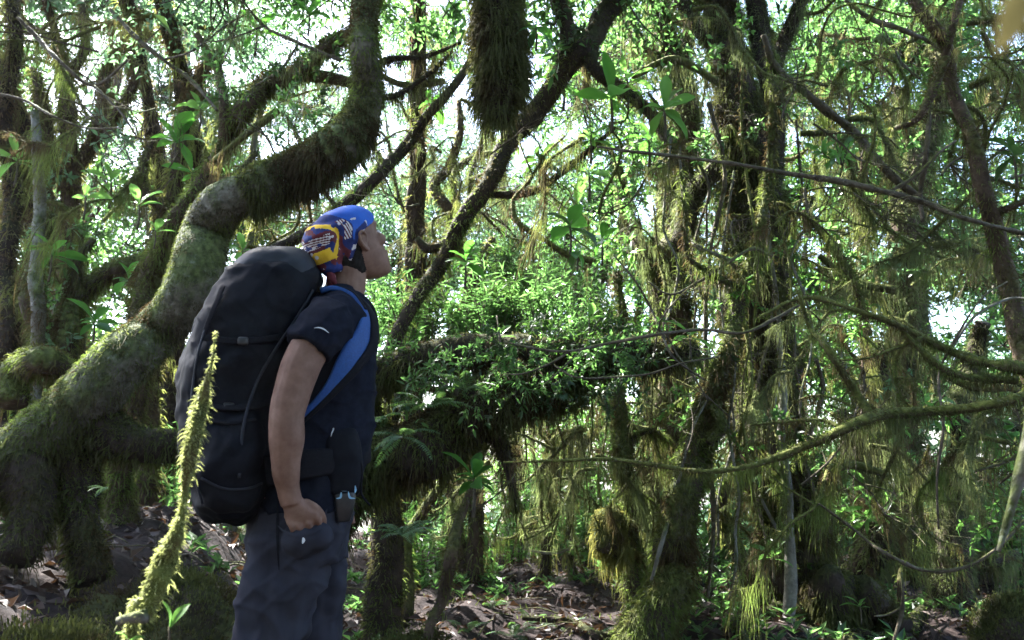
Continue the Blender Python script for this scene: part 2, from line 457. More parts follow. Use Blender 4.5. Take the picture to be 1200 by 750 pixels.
# ------------------------------------------------------------------ the hiker
YAW = R(14)
BF = np.array([math.cos(YAW), math.sin(YAW), 0]); BR = np.array([math.sin(YAW), -math.cos(YAW), 0]); BZ = np.array([0, 0, 1.0])
hip0 = P(352, 590, 2.36)
BASE = np.array([hip0[0], hip0[1], 0.0]); BASE[2] = float(ground(BASE[0], BASE[1]))

def Q(px, py, s=0.0):
    d = ray(px, py); t = (s + (BASE - CAM).dot(BR)) / d.dot(BR)
    return CAM + d * t

def hsec(py, fr, re, hw, e=2.4, s=0.0, grow=0.0):
    a = Q(fr, py, s); b = Q(re, py, s); c = (a + b) / 2; c[2] = (a[2] + b[2]) / 2
    return (c, BF * (np.linalg.norm(a - b) / 2 + grow), BR * (hw + grow), e)

def limb(buf, pts, K=16, step=.012):
    C, r = spline([p for p, _ in pts], [q for _, q in pts], step); tube(buf, C, r, K)

def chain(buf, pts, K=10):
    limb(buf, pts, K, .004)

# head frame
HY = R(42); HP = R(29)
hf0 = np.array([math.cos(HY), math.sin(HY), 0]); HL = np.array([math.sin(HY), -math.cos(HY), 0])     # HL: towards his right = camera side
HF = hf0 * math.cos(HP) + BZ * math.sin(HP); HU = -hf0 * math.sin(HP) + BZ * math.cos(HP)
HC = Q(413, 290, 0.0)
def H(x, y, z):      # head coordinates: z=0 chin, ear at x=0, z=.115
    return HC + HF * x + HL * y + HU * (z - .115)

PROFILE = [(-.004, .080, .045, .018), (.004, .090, .02, .030), (.02, .097, -.02, .042), (.04, .099, -.05, .052), (.06, .0985, -.072, .060), (.08, .0965, -.085, .066),
           (.10, .094, -.094, .071), (.12, .091, -.100, .074), (.14, .092, -.103, .0755), (.155, .0965, -.104, .076), (.17, .096, -.103, .076), (.19, .088, -.098, .072), (.21, .070, -.083, .062), (.225, .045, -.058, .045), (.234, .015, -.028, .02)]
def head_secs(grow=0.0, zmin=-1):
    out = []
    for z, f, b, w in PROFILE:
        if z < zmin: continue
        zz = z + grow * max(0, (z - .1) / .13)
        out.append((H((f + b) / 2, 0, zz), HF * ((f - b) / 2 + grow), HL * (w + grow), 2.25))
    return out

def body_mesh():
    b = Buf()
    loft(b, densify(head_secs(), 3), 36)
    # nose, brow, lips, cheek, chin
    chain(b, [(H(.090, 0, .148), .007), (H(.098, 0, .128), .0085), (H(.102, 0, .110), .0095), (H(.105, 0, .102), .010)])
    for sy in (-1, 1):
        ellipsoid(b, H(.099, sy * .011, .098), [HF * .010, HL * .008, HU * .007])
        limb(b, [(H(.088, sy * .012, .158), .0075), (H(.085, sy * .035, .161), .008), (H(.068, sy * .058, .155), .0075)], 10, .005)
        ellipsoid(b, H(.068, sy * .046, .108), [HF * .026, HL * .020, HU * .022])
        # ear: rim, lobe, inner plate
        e0 = lambda x, y, z: H(x - .004, sy * (.0745 + y), z)
        chain(b, [(e0(.008, .002, .118), .0045), (e0(.012, .006, .136), .0045), (e0(.004, .012, .149), .005), (e0(-.012, .016, .148), .005), (e0(-.020, .018, .132), .005), (e0(-.016, .015, .112), .005), (e0(-.005, .008, .094), .0065), (e0(.006, .003, .098), .005)])
        ellipsoid(b, e0(-.004, .004, .122), [HF * .013, HL * .005, HU * .022])
    ellipsoid(b, H(.101, 0, .0655), [HF * .0095, HL * .022, HU * .0055])
    ellipsoid(b, H(.099, 0, .053), [HF * .0105, HL * .019, HU * .0065])
    ellipsoid(b, H(.087, 0, .012), [HF * .015, HL * .020, HU * .014])
    # neck and torso
    limb(b, [(H(-.035, 0, .09), .058), (Q(405, 335, 0), .060), (Q(400, 352, 0), .064), (Q(397, 372, 0), .075)], 24)
    for sy in (1, -1):
        limb(b, [(Q(402, 358, 0), .036), (Q(398, 366, sy * .10), .036), (Q(390, 378, sy * .16), .046)], 16)
    T = [(364, 420, 370, .09), (380, 428, 360, .15), (400, 433, 349, .172), (440, 433, 340, .16), (480, 431, 333, .148), (520, 426, 325, .145), (560, 412, 318, .15), (600, 403, 305, .155), (640, 400, 300, .15)]
    loft(b, densify([hsec(*t) for t in T], 4), 32)
    # arms
    def arm(pts): limb(b, pts, 18)
    arm([(Q(384, 376, .165), .058), (Q(369, 398, .205), .054), (Q(353, 428, .228), .0525), (Q(341, 465, .238), .0485), (Q(336, 488, .241), .0455), (Q(336, 512, .238), .0465), (Q(335, 548, .226), .037), (Q(338, 574, .215), .0295), (Q(342, 590, .208), .029)])
    arm([(Q(392, 376, -.165), .056), (Q(390, 420, -.225), .050), (Q(372, 478, -.245), .045), (Q(372, 500, -.245), .044), (Q(378, 545, -.23), .036), (Q(386, 585, -.215), .027)])
    # right hand half tucked into the trouser pocket, palm to the thigh
    loft(b, densify([(Q(341, 582, .208), BF * .026, BR * .021, 2.3), (Q(347, 592, .207), BF * .034, BR * .021, 2.5), (Q(352, 602, .207), BF * .041, BR * .020, 2.6), (Q(354, 611, .204), BF * .042, BR * .017, 2.5), (Q(354, 616, .200), BF * .038, BR * .013, 2.3)], 4), 20)
    kn = [(371, 606, .0092), (361, 613, .0096), (351, 616, .0092), (341.5, 615, .0084)]
    for i, (px, py, r) in enumerate(kn):
        chain(b, [(Q(px - 6, py - 12, .204), r), (Q(px, py, .2135), r * 1.12), (Q(px + 2, py + 6, .206), r), (Q(px + 2 + i * .5, py + 11, .188), r * .92), (Q(px + 1, py + 13, .165), r * .8)])
    chain(b, [(Q(356, 588, .205), .012), (Q(368, 594, .206), .0115), (Q(376, 602, .198), .0105), (Q(379, 611, .185), .0095), (Q(378, 619, .168), .008)])
    # left hand
    loft(b, densify([(Q(386, 585, -.215), BF * .024, BR * .02, 2.3), (Q(390, 600, -.213), BF * .036, BR * .018, 2.4), (Q(392, 614, -.21), BF * .038, BR * .015, 2.4)], 4), 18)
    for i in range(4):
        px = 404 - i * 8.5
        chain(b, [(Q(px - 2, 604, -.212), .0095), (Q(px, 618, -.210), .0095), (Q(px, 628, -.200), .009), (Q(px - 1, 636, -.185), .008)])
    chain(b, [(Q(398, 592, -.208), .011), (Q(410, 602, -.198), .010), (Q(414, 614, -.188), .0085)])
    # legs and feet inside the clothes
    for sy, kx, ax in ((1, 322, 300), (-1, 372, 362)):
        hip = Q(352, 620, sy * .09); g = BASE[2]
        kn_ = np.array([*(BASE + BF * ((kx - 352) * .00255) + BR * sy * .095)[:2], g + .48]); an = np.array([*(BASE + BF * ((ax - 352) * .00255) + BR * sy * .10)[:2], g + .10])
        limb(b, [(hip, .085), ((hip * .5 + kn_ * .5), .07), (kn_, .052), (kn_ * .6 + an * .4, .050), (an, .036)], 16)
        limb(b, [(an - BF * .03 + BZ * -.04, .036), (an + BF * .06 - BZ * .05, .038), (an + BF * .16 - BZ * .068, .026)], 12)
    return remesh(b, .0034, 4, .5), None

(V, F, Nn), _ = body_mesh()
bb = Buf(); bb.add(V, F)
person = build(bb, 'person', M['skin'], None, True, BASE)
tag(person, 'hiker in dark shirt and blue bandana looking up with a hand in the trouser pocket', 'person')

# eyes
for sy in (-1, 1):
    eb = Buf(); ellipsoid(eb, H(.0835, sy * .032, .130), [HF * .0115, HL * .0125, HU * .0075], 14, 9)
    build(eb, 'eye', M['eye'], person)
# hair below the bandana
hb = Buf(); tmp = Buf()
secs = [(H(.006 + (-.03), 0, z), HF * fx, HL * w, 2.3) for z, fx, w in ((.034, .058, .052), (.050, .066, .058), (.065, .071, .062), (.085, .0745, .067), (.105, .077, .072), (.125, .078, .074), (.15, .078, .075))]
loft(tmp, densify(secs, 3), 36)
Vh, Fh, Nh = remesh(tmp, .005, 3)
Vh = Vh + Nh * (vnoise(Vh * 130, 2) * .0018)[:, None]
# keep the part behind the ear
x_l = (Vh - HC).dot(HF)
keepv = x_l < -.018
Fk = Fh[keepv[Fh].all(1)]
hb.add(Vh, Fk)
build(hb, 'hair', M['hair'], person)

# ---- bandana: print regions assigned face by face
def grow_cap():
    t = Buf()
    loft(t, densify(head_secs(.0075, .03), 4), 40)
    # knotted loose cloth at the back of the head
    ellipsoid(t, H(-.100, .010, .160), [HF * .055, HL * .066, HU * .060])
    ellipsoid(t, H(-.105, .018, .125), [HF * .050, HL * .052, HU * .052])
    ellipsoid(t, H(-.112, .022, .088), [HF * .032, HL * .036, HU * .040])
    return remesh(t, .0024, 6)
Vb, Fb, Nb = grow_cap()
loc = np.stack([(Vb - HC).dot(HF), (Vb - HC).dot(HL), (Vb - HC).dot(HU) + .115], 1)
fold = vnoise(np.stack([loc[:, 0] * 14 + loc[:, 2] * 40, loc[:, 1] * 12, loc[:, 2] * 30], 1), 4) * .0042 + vnoise(loc * np.array([70, 25, 40]), 6) * .0018
back = np.clip((-.02 - loc[:, 0]) / .08, 0, 1)
Vb = Vb + Nb * (fold * (.35 + 1.1 * back))[:, None]
# the lower edge runs from the forehead over the ear to the nape
edge = .178 + (loc[:, 0] - .09) * .36
edge = np.where(loc[:, 0] < -.02, np.maximum(.1384 + (loc[:, 0] + .02) * 1.5, .062), edge)
kv = loc[:, 2] > edge + .002 * np.sin(loc[:, 0] * 90)
Fc = Fb[kv[Fb].all(1)]
cen = loc[Fc].mean(1)
cx, cy, cz = cen.T
u = cx + .22 * (cz - .17) + .012 * np.sin(cz * 60)         # print runs in slanted bands front to back
mi = np.zeros(len(Fc), int)                                 # 0 bright blue front
mi[u < -.034] = 1                                            # navy
strp = (u < -.038) & (u > -.062) & (cz > .145) & (cz < .205)
mi[strp] = np.where(np.sin((cx + .1 * cz)[strp] * 800) > .0, 2, 3)
mi[(u < -.066)] = np.where(vnoise(cen[u < -.066] * 28, 33) > .0, 3, 1)                                         # maroon
yel = (u < -.078) & (u > -.108 + .02 * np.sin(cz * 50)) & (cz > .105 + .03 * np.sin(cx * 60))
mi[yel] = 4
red = (u < -.112) & (cz > .15) & (cz < .178); mi[red] = np.where((np.sin((cz + .2 * cx)[red] * 900) > 0), 2, 3)
yel2 = (u < -.112) & (cz < .14) & (cz > .105); mi[yel2] = 4
spk = (vnoise(cen * 75, 12) > .62) & (u < .004); mi[spk] = 2
spk2 = (vnoise(cen * 60, 15) > .60) & (u < -.04); mi[spk2] = 1
low = (cz < edge[Fc].mean(1) + .022) & (u < .02) & (cx > -.07); mi[low] = np.where(vnoise(cen[low] * 60, 3) > .35, 2, 1)
mats = [M['blue_cloth'], mat_plain('navy print cloth', two((.010, .018, .09), (.02, .035, .16)), 40, .7, .2, .2, .001), mat_plain('white print cloth', two((.50, .45, .46), (.6, .56, .56)), 40, .7, .2, .2, .001),
        mat_plain('maroon print cloth', two((.075, .012, .018), (.12, .02, .028)), 40, .7, .2, .2, .001), mat_plain('yellow print cloth', two((.60, .36, .015), (.7, .44, .03)), 40, .7, .2, .2, .001)]
cb = Buf()
for k in range(5):
    sel = Fc[mi == k]
    if len(sel): cb.f.append((sel, k))
cb.v = [Vb]; cb.n = len(Vb)
band = build(cb, 'bandana', mats, person)
s_ = band.modifiers.new('thickness', 'SOLIDIFY'); s_.thickness = .0018; s_.offset = -1
kb = Buf()
for (a, b_, c_) in (((-.115, .03, .085), (-.135, .040, .060), (-.128, .046, .022)), ((-.112, .012, .08), (-.124, .010, .050), (-.138, .004, .018))):
    C, r = spline([H(*a), H(*b_), H(*c_)], [.010, .013, .006], .004)
    tube(kb, C, r, 10, .35, 60, 3)
build(kb, 'knot_tail', mats[3], band)

# ---- shirt
def shirt():
    b = Buf()
    T = [(346, 424, 370, .055), (353, 428, 364, .095), (362, 431, 360, .145), (378, 437, 352, .185), (400, 440, 344, .19), (440, 440, 334, .178), (480, 438, 328, .168), (520, 435, 320, .166), (555, 424, 313, .170), (585, 412, 303, .172), (598, 408, 302, .172)]
    loft(b, densify([hsec(*t) for t in T], 4), 36)
    for sy in (1, -1):
        limb(b, [(Q(402, 352, sy * .05), .046), (Q(396, 364, sy * .12), .056), (Q(386, 378, sy * .17), .066)], 18)
    limb(b, [(Q(388, 372, .160), .070), (Q(381, 382, .19), .071), (Q(371, 394, .208), .069), (Q(361, 409, .220), .0675)], 22)
    limb(b, [(Q(392, 374, -.158), .062), (Q(391, 396, -.20), .061), (Q(389, 414, -.225), .062)], 20)
    return remesh(b, .0055, 5)
Vs, Fs, Ns = shirt()
w = vnoise(Vs * np.array([16, 16, 26]), 3) * .0055 + vnoise(Vs * np.array([40, 30, 22]), 5) * .003
w = w + .007 * (1 - np.abs(vnoise(np.stack([Vs[:, 0] * 9 + Vs[:, 2] * 12, Vs[:, 1] * 8, Vs[:, 2] * 12 - Vs[:, 0] * 10], 1), 21))) ** 5
Vs = Vs + Ns * w[:, None]
sb = Buf(); sb.add(Vs, Fs)
shirt_o = build(sb, 'shirt', M['shirt'], person)
# collar ring
cbuf = Buf(); ring = []
for a in np.linspace(0, 2 * math.pi, 40):
    c = Q(403, 347, 0); ring.append(c + BF * .066 * math.cos(a) + BR * .066 * math.sin(a) + BZ * (-.016 * math.cos(a)))
tube(cbuf, np.array(ring), np.full(40, .006), 8, 0, caps=False)
build(cbuf, 'collar', M['webbing'], shirt_o)

def on_surf(Vm, Nm, p, off=.0015, toward=None):
    """nearest surface point of a mesh to p, on the camera side"""
    d = np.linalg.norm(Vm - p, axis=1)
    if toward is not None: d = d + np.where(Nm.dot(toward) < .2, 1.0, 0)
    i = d.argmin(); return Vm[i] + Nm[i] * off, Nm[i]

def ray_surf(Vm, Nm, px, py, off=.0015):
    d = unit(ray(px, py)); rel = Vm - CAM; t = rel @ d; dist = np.linalg.norm(rel - t[:, None] * d, axis=1)
    ok = dist < .007
    ok &= (Nm @ d) < 0.1
    if not ok.any(): ok = dist < .03
    j = np.where(ok)[0]; i = j[t[j].argmin()]
    return CAM + d * t[i] + Nm[i] * off, Nm[i]

def patch_line(buf, Vm, Nm, pxs, hw, off=.002):
    pts = [ray_surf(Vm, Nm, x, y, off) for x, y in pxs]
    C, _ = spline([p for p, _ in pts], [1] * len(pts), .004); nn = unit(np.mean([n for _, n in pts], 0))
    side = unit(np.cross(np.gradient(C, axis=0), nn))
    taper = np.sin(np.linspace(.25, math.pi - .25, len(C)))
    strips(buf, C[None], (hw * taper)[None], side[None])

mk = Buf(); patch_line(mk, Vs, Ns, [(368, 385), (373, 384.3), (379, 386), (385, 390.5)], .0020, .003)
build(mk, 'sleeve_mark', M['pale_mark'], shirt_o)

# ---- trousers
def trousers():
    b = Buf(); g = BASE[2]
    T = [(572, 411, 303, .150), (590, 410, 298, .166), (615, 409, 295, .176), (640, 408, 293, .178), (655, 407, 293, .17)]
    loft(b, densify([hsec(*t) for t in T], 4), 36)
    def foot(px, sy): return BASE + BF * ((px - 352) * .00255) + BR * sy * .10
    ellipsoid(b, Q(360, 631, .176), [BF * .058, BR * .040, BZ * .042])      # the pocket bulges over the fingers
    for sy, L in ((1, [(625, 389, 295, .088), (650, 386, 292, .089), (690, 378, 286, .085), (720, 371, 280, .082), (750, 362, 274, .080)]),
                  (-1, [(625, 409, 330, .085), (650, 407, 335, .086), (690, 404, 337, .082), (720, 402, 336, .080), (750, 400, 333, .078)])):
        S = [hsec(a, f, r_, hw, 2.2, sy * .092) for a, f, r_, hw in L]
        kx, ax = ((318, 298) if sy > 0 else (366, 360))
        for t, zz, hw, hf in ((.35, .36, .074, .078), (.7, .22, .070, .076), (1.0, .075, .066, .082)):
            c = foot(kx * (1 - t) + ax * t, sy); c[2] = g + zz
            S.append((c, BF * hf, BR * hw, 2.2))
        loft(b, densify(S, 4), 30)
    return remesh(b, .006, 5)
Vt, Ft, Nt = trousers()
q = (Vt - BASE); fz = q @ BF
w = vnoise(np.stack([fz * 10 + q[:, 2] * 9, (q @ BR) * 8, q[:, 2] * 7 - fz * 8], 1), 3) * .018 + vnoise(np.stack([fz * 26 + q[:, 2] * 14, (q @ BR) * 18, q[:, 2] * 17 - fz * 16], 1), 7) * .009
w = w + .0065 * (1 - np.abs(vnoise(np.stack([fz * 7 + q[:, 2] * 13, (q @ BR) * 6, q[:, 2] * 5 - fz * 9], 1), 21))) ** 5 + .006 * (1 - np.abs(vnoise(np.stack([fz * 16 - q[:, 2] * 17, (q @ BR) * 12, q[:, 2] * 9], 1), 23))) ** 5
Vt = Vt + Nt * w[:, None]
tb = Buf(); tb.add(Vt, Ft)
trou = build(tb, 'trousers', M['trousers'], person)
pk = Buf(); patch_line(pk, Vt, Nt, [(383, 590), (380, 606), (372, 620), (352, 627), (336, 624), (326, 616)], .0045, .004)
build(pk, 'pocket_edge', M['trousers'], trou)
sm = Buf(); patch_line(sm, Vt, Nt, [(326, 585), (325.5, 610), (326, 640), (327, 668)], .004, .002)
build(sm, 'side_seam', M['webbing'], trou)
pm = Buf(); patch_line(pm, Vt, Nt, [(303, 584.5), (308, 583.5), (314, 584)], .0028, .003)
build(pm, 'pocket_label', M['red_mark'], trou)
pm = Buf(); patch_line(pm, Vt, Nt, [(355, 630), (356, 633), (354.5, 637)], .0042, .003)
build(pm, 'small_logo', M['pale_mark'], trou)
for sy, ax in ((1, 298), (-1, 360)):
    bo = Buf(); t = Buf(); c = BASE + BF * ((ax - 352) * .00255) + BR * sy * .10; c[2] = float(ground(c[0], c[1]))
    loft(t, densify([(c + BF * .05 + BZ * .005, BF * .15, BR * .052, 2.6), (c + BF * .05 + BZ * .03, BF * .152, BR * .053, 2.6), (c + BF * .04 + BZ * .06, BF * .135, BR * .048, 2.4), (c + BF * .005 + BZ * .095, BF * .085, BR * .046, 2.2), (c - BF * .01 + BZ * .16, BF * .062, BR * .05, 2.1)], 4), 28)
    v, f, n = remesh(t, .006, 3); bo.add(v, f)
    build(bo, 'boot', M['boot'], person)

# ---- backpack
PKB = Q(290, 600, 0.0)
pack = thing('backpack', 'large dark hiking backpack on the hiker, rounded and slumping at the base', 'backpack', PKB)
def packvol():
    b = Buf()
    T = [(318, 285, 366, .125), (325, 268, 373, .155), (340, 261, 371, .168), (362, 247, 362, .176), (390, 231, 354, .182), (420, 219, 347, .184), (480, 212, 335, .184), (540, 217, 325, .182), (572, 225, 315, .175), (595, 233, 306, .158), (608, 243, 296, .125), (614, 254, 284, .08)]
    loft(b, densify([hsec(*t, 3.0) for t in T], 4), 40)
    for sy in (1, -1):     # side pocket bulges
        loft(b, densify([hsec(a, f, r_, hw, 2.3, sy * .155) for a, f, r_, hw in ((470, 290, 225, .02), (490, 305, 222, .055), (540, 305, 224, .065), (585, 298, 234, .050), (600, 285, 248, .02))], 4), 26)
    return remesh(b, .007, 6)
Vp, Fp, Np = packvol()
q = Vp - PKB; fz = q @ BF
w = vnoise(np.stack([fz * 9 - q[:, 2] * 6, (q @ BR) * 9, q[:, 2] * 7], 1), 3) * .014 + vnoise(np.stack([fz * 22 - q[:, 2] * 15, (q @ BR) * 20, q[:, 2] * 16 + fz * 8], 1), 5) * .008 + vnoise(np.stack([fz * 60 - q[:, 2] * 30, (q @ BR) * 50, q[:, 2] * 40 + fz * 25], 1), 8) * .0022
w = w + .005 * (1 - np.abs(vnoise(np.stack([fz * 8 - q[:, 2] * 9, (q @ BR) * 7, q[:, 2] * 6 + fz * 5], 1), 21))) ** 6 + .004 * (1 - np.abs(vnoise(np.stack([fz * 14 + q[:, 2] * 12, (q @ BR) * 12, q[:, 2] * 15], 1), 25))) ** 6
Vp = Vp + Np * w[:, None]
pb = Buf(); pb.add(Vp, Fp); body_o = build(pb, 'pack_body', M['pack'], pack)
lb = Buf()
loft(lb, densify([hsec(*t, 2.7) for t in ((297, 322, 350, .09), (301, 300, 362, .125), (309, 281, 371, .150), (319, 271, 377, .164), (331, 266, 378, .168), (339, 272, 372, .155))], 4), 40)
v, f, n = remesh(lb, .006, 6); v = v + n * (vnoise(v * np.array([16, 16, 34]), 4) * .007 + vnoise(v * 45, 2) * .0015)[:, None]
lid = Buf(); lid.add(v, f); lid_o = build(lid, 'pack_lid', M['pack_lid'], pack)
Vl, Fl, Nl = v, f, n
zb = Buf()
C, r = spline([ray_surf(Vl, Nl, x, y, .002)[0] for x, y in ((270, 326), (290, 321), (320, 321), (350, 325), (370, 332))], [.0025] * 5, .006); tube(zb, C, r, 6)
build(zb, 'zip', M['webbing'], lid_o)
def strap_on(name, Vm, Nm, pxs, hw, mat, parent, thick=.003):
    pts = [ray_surf(Vm, Nm, x, y, .003) for x, y in pxs]
    ribbon(name, [p for p, _ in pts], [n_ for _, n_ in pts], hw, thick, mat, parent)
def ribbon(name, pts, nrm, hw, thick, mat, parent, step=.008, edge=None):
    C, _ = spline(pts, [1] * len(pts), step); Nn_, _ = spline(nrm, [1] * len(nrm), 1e9)
    tt = np.linspace(0, len(nrm) - 1, len(C)); nn = np.stack([np.interp(tt, range(len(nrm)), np.asarray(nrm)[:, k]) for k in range(3)], 1)
    T = unit(np.gradient(C, axis=0)); side = unit(np.cross(T, nn)); nn = np.cross(side, T)
    hw_ = np.interp(tt, range(len(pts)), np.broadcast_to(hw, (len(pts),)))
    b = Buf(); loft(b, [(c, s__ * h_, n_ * thick, 3.5) for c, s__, n_, h_ in zip(C, side, nn, hw_)], 16)
    return build(b, name, mat, parent)
strap_on('compression_strap', Vp, Np, [(340, 392), (310, 398), (275, 400), (240, 396)], .009, M['webbing'], pack)
strap_on('compression_strap', Vp, Np, [(322, 470), (290, 478), (255, 478), (224, 472)], .009, M['webbing'], pack)
strap_on('lid_strap', Vp, Np, [(262, 336), (250, 365), (240, 392)], .008, M['webbing'], pack)
strap_on('seam_piping', Vp, Np, [(366, 340), (345, 375), (322, 410), (300, 450), (285, 500), (280, 560)], .004, M['pack_lid'], pack)
strap_on('seam_piping', Vp, Np, [(262, 345), (246, 375), (234, 410), (227, 450), (224, 500), (228, 550), (238, 590)], .003, M['pack_lid'], pack)
strap_on('seam_piping', Vp, Np, [(236, 560), (262, 572), (290, 572), (306, 566)], .003, M['pack_lid'], pack)
strap_on('pocket_hem', Vp, Np, [(226, 484), (245, 492), (270, 496), (300, 492)], .005, M['webbing'], pack)
for bx, by in ((285, 400), (268, 478)):
    bp, bn = ray_surf(Vp, Np, bx, by, .006); bt = unit(np.cross(BZ, bn)); bz_ = np.cross(bn, bt); bb_ = Buf()
    loft(bb_, [(bp - bn * .004, bt * .014, bz_ * .011, 4), (bp + bn * .003, bt * .014, bz_ * .011, 4), (bp + bn * .005, bt * .011, bz_ * .008, 4)], 20); build(bb_, 'strap_buckle', M['plastic'], pack)
hl = Buf(); C, r = spline([Q(352, 304, 0), Q(356, 293, .01), Q(366, 292, .02), Q(372, 306, .02)], [.006] * 4, .005); tube(hl, C, r, 8)
build(hl, 'haul_loop', M['webbing'], pack)
# shoulder straps: blue lined, black outer edge
for sy in (1, -1):
    pr = [(Q(377, 341, sy * .10), (-BF * .25 + BZ)), (Q(392, 338, sy * .115), BZ), (Q(412, 346, sy * .125), BF * .5 + BZ * .8 + BR * sy * .3), (Q(426, 364, sy * .14), BF * .75 + BZ * .3 + BR * sy * .55), (Q(425, 392, sy * .165), BF * .55 + BR * sy * .9),
          (Q(409, 420, sy * .192), BF * .35 + BR * sy), (Q(392, 446, sy * .198), BF * .2 + BR * sy), (Q(372, 470, sy * .195), BR * sy), (Q(345, 495, sy * .19), BR * sy)]
    st = ribbon('shoulder_strap', [p for p, _ in pr], [unit(n_) for _, n_ in pr], [.011, .010, .012, .026, .034, .028, .015, .009, .008], .008, M['blue'], pack)
    pe = [(p + unit(n_) * -.004, n_) for p, n_ in pr]
    T_ = unit(np.gradient(np.array([p for p, _ in pr]), axis=0)); sd = unit(np.cross(T_, np.array([unit(n_) for _, n_ in pr])))
    sgn = 1 if (sd[4] @ BF) > 0 else -1
    hw_ = np.array([.011, .010, .012, .026, .034, .028, .015, .009, .008])
    ribbon('strap_edge', [p + sgn * s__ * (h_ + .006) for (p, _), s__, h_ in zip(pr, sd, hw_)], [unit(n_) for _, n_ in pr], [.014, .018, .020, .018, .014, .012, .010, .007, .005], .010, M['webbing'], st)
    if sy == 1:
        ribbon('adjuster_webbing', [p + unit(n_) * .010 for p, n_ in pr[1:4]], [unit(n_) for _, n_ in pr[1:4]], .008, .0015, M['webbing'], st)
# hip belt with pouch, buckle, hanging strap end
hb_ = [(Q(312, 552, .165), BR - BF * .2), (Q(350, 545, .185), BR), (Q(392, 540, .165), BR + BF * .4), (Q(424, 536, .09), BF + BR * .5), (Q(432, 534, 0), BF), (Q(424, 536, -.09), BF - BR * .5)]
belt = ribbon('hip_belt', [p for p, _ in hb_], [unit(n_) for _, n_ in hb_], [.040, .040, .034, .022, .02, .02], .008, M['webbing'], pack)
pc = Buf(); t = Buf()
loft(t, densify([hsec(500, 412, 388, .02, 3, .13), hsec(508, 420, 380, .036, 3, .135), hsec(540, 425, 378, .042, 3, .135), hsec(572, 424, 380, .040, 3, .13), hsec(582, 418, 385, .025, 3, .13)], 4), 24)
v, f, n = remesh(t, .005, 4); v = v + n * (vnoise(v * 40, 3) * .002)[:, None]; pc.add(v, f)
pouch = build(pc, 'belt_pouch', M['pack'], pack)
Vq, Nq = v, n
# buckle hanging below the pouch with its pale blue bracket mark
bk = Buf(); t = Buf()
loft(t, densify([hsec(574, 413, 394, .012, 3.5, .15), hsec(580, 417, 391, .016, 3.5, .15), hsec(596, 415, 392, .016, 3.5, .148), hsec(612, 410, 394, .010, 3.5, .145)], 3), 20)
v, f, n = remesh(t, .004, 2); bk.add(v, f); bko = build(bk, 'buckle', M['plastic'], belt)
bm = Buf()
patch_line(bm, v, n, [(392.5, 573.5), (404, 575), (416.5, 573.5)], .0035, .003)
for xx in ((400, 576, 399, 583, 394, 584), (408, 576, 410, 583, 416, 584)):
    patch_line(bm, v, n, [(xx[0], xx[1]), (xx[2], xx[3]), (xx[4], xx[5])], .003, .003)
for x in (393, 416): patch_line(bm, v, n, [(x, 569), (x, 575), (x - .5, 578)], .003, .003)
build(bm, 'pale_bracket', M['blue_mark'], bko)
wb = Buf(); C, r = spline([Q(414, 520, .165), Q(424, 548, .16), Q(423, 575, .155), Q(428, 586, .15), Q(434, 592, .15)], [.003] * 5, .006); tube(wb, C, r, 6)
build(wb, 'hanging_cord', M['webbing'], belt)
mk2 = Buf(); patch_line(mk2, Vq, Nq, [(384, 501.5), (388, 501), (391, 503), (389, 508), (388, 512)], .0022, .003)
build(mk2, 'pouch_mark', M['pale_mark'], pouch)
# ------------------------------------------------------------------ woody things
def ctrl(pts, Y, wig=0.0):
    """pixel guide (px, py, r_px[, Y]) -> points in the world at their own depth, radii in metres"""
    out = []; rad = []
    for i, c in enumerate(pts):
        yy = c[3] if len(c) > 3 else Y + (wig * math.sin(i * 1.9 + c[0] * .013) if i else 0)
        p = P(c[0], c[1], yy); out.append(p); rad.append(max(.0015, c[2] * np.linalg.norm(p - CAM) / FPX * .97))
    return np.array(out), np.array(rad)

def to_ground(C, r, flare=1.5, dx=0.0, dy=0.0):
    """add a root end so that the stem stands in the soil (first point is the lowest)"""
    g = C[0] + np.array([dx, dy, 0]); g[2] = float(ground(g[0], g[1])) - .12
    if C[0][2] - g[2] < .06: C[0][2] = g[2]; return C, r
    return np.vstack([g, C]), np.concatenate([[r[0] * flare], r])

def wood(name, C, r, mat, parent, K=14, bump=.10, freq=11, step=None, seed=0, wob=.35):
    b = Buf(); st = step or max(.02, float(np.mean(r)) * .45)
    Cs, rs = spline(C, r, st)
    if len(Cs) > 2 and bump:
        Cs = Cs + np.stack([vnoise(Cs * 3.5, seed + 1), vnoise(Cs * 3.5, seed + 2), vnoise(Cs * 3.5, seed + 3)], 1) * (rs * wob)[:, None]
    tube(b, Cs, rs, K, bump, freq, seed); BUMPS[id(Cs)] = (bump, freq, seed, Cs)
    return build(b, name, mat, parent), Cs, rs

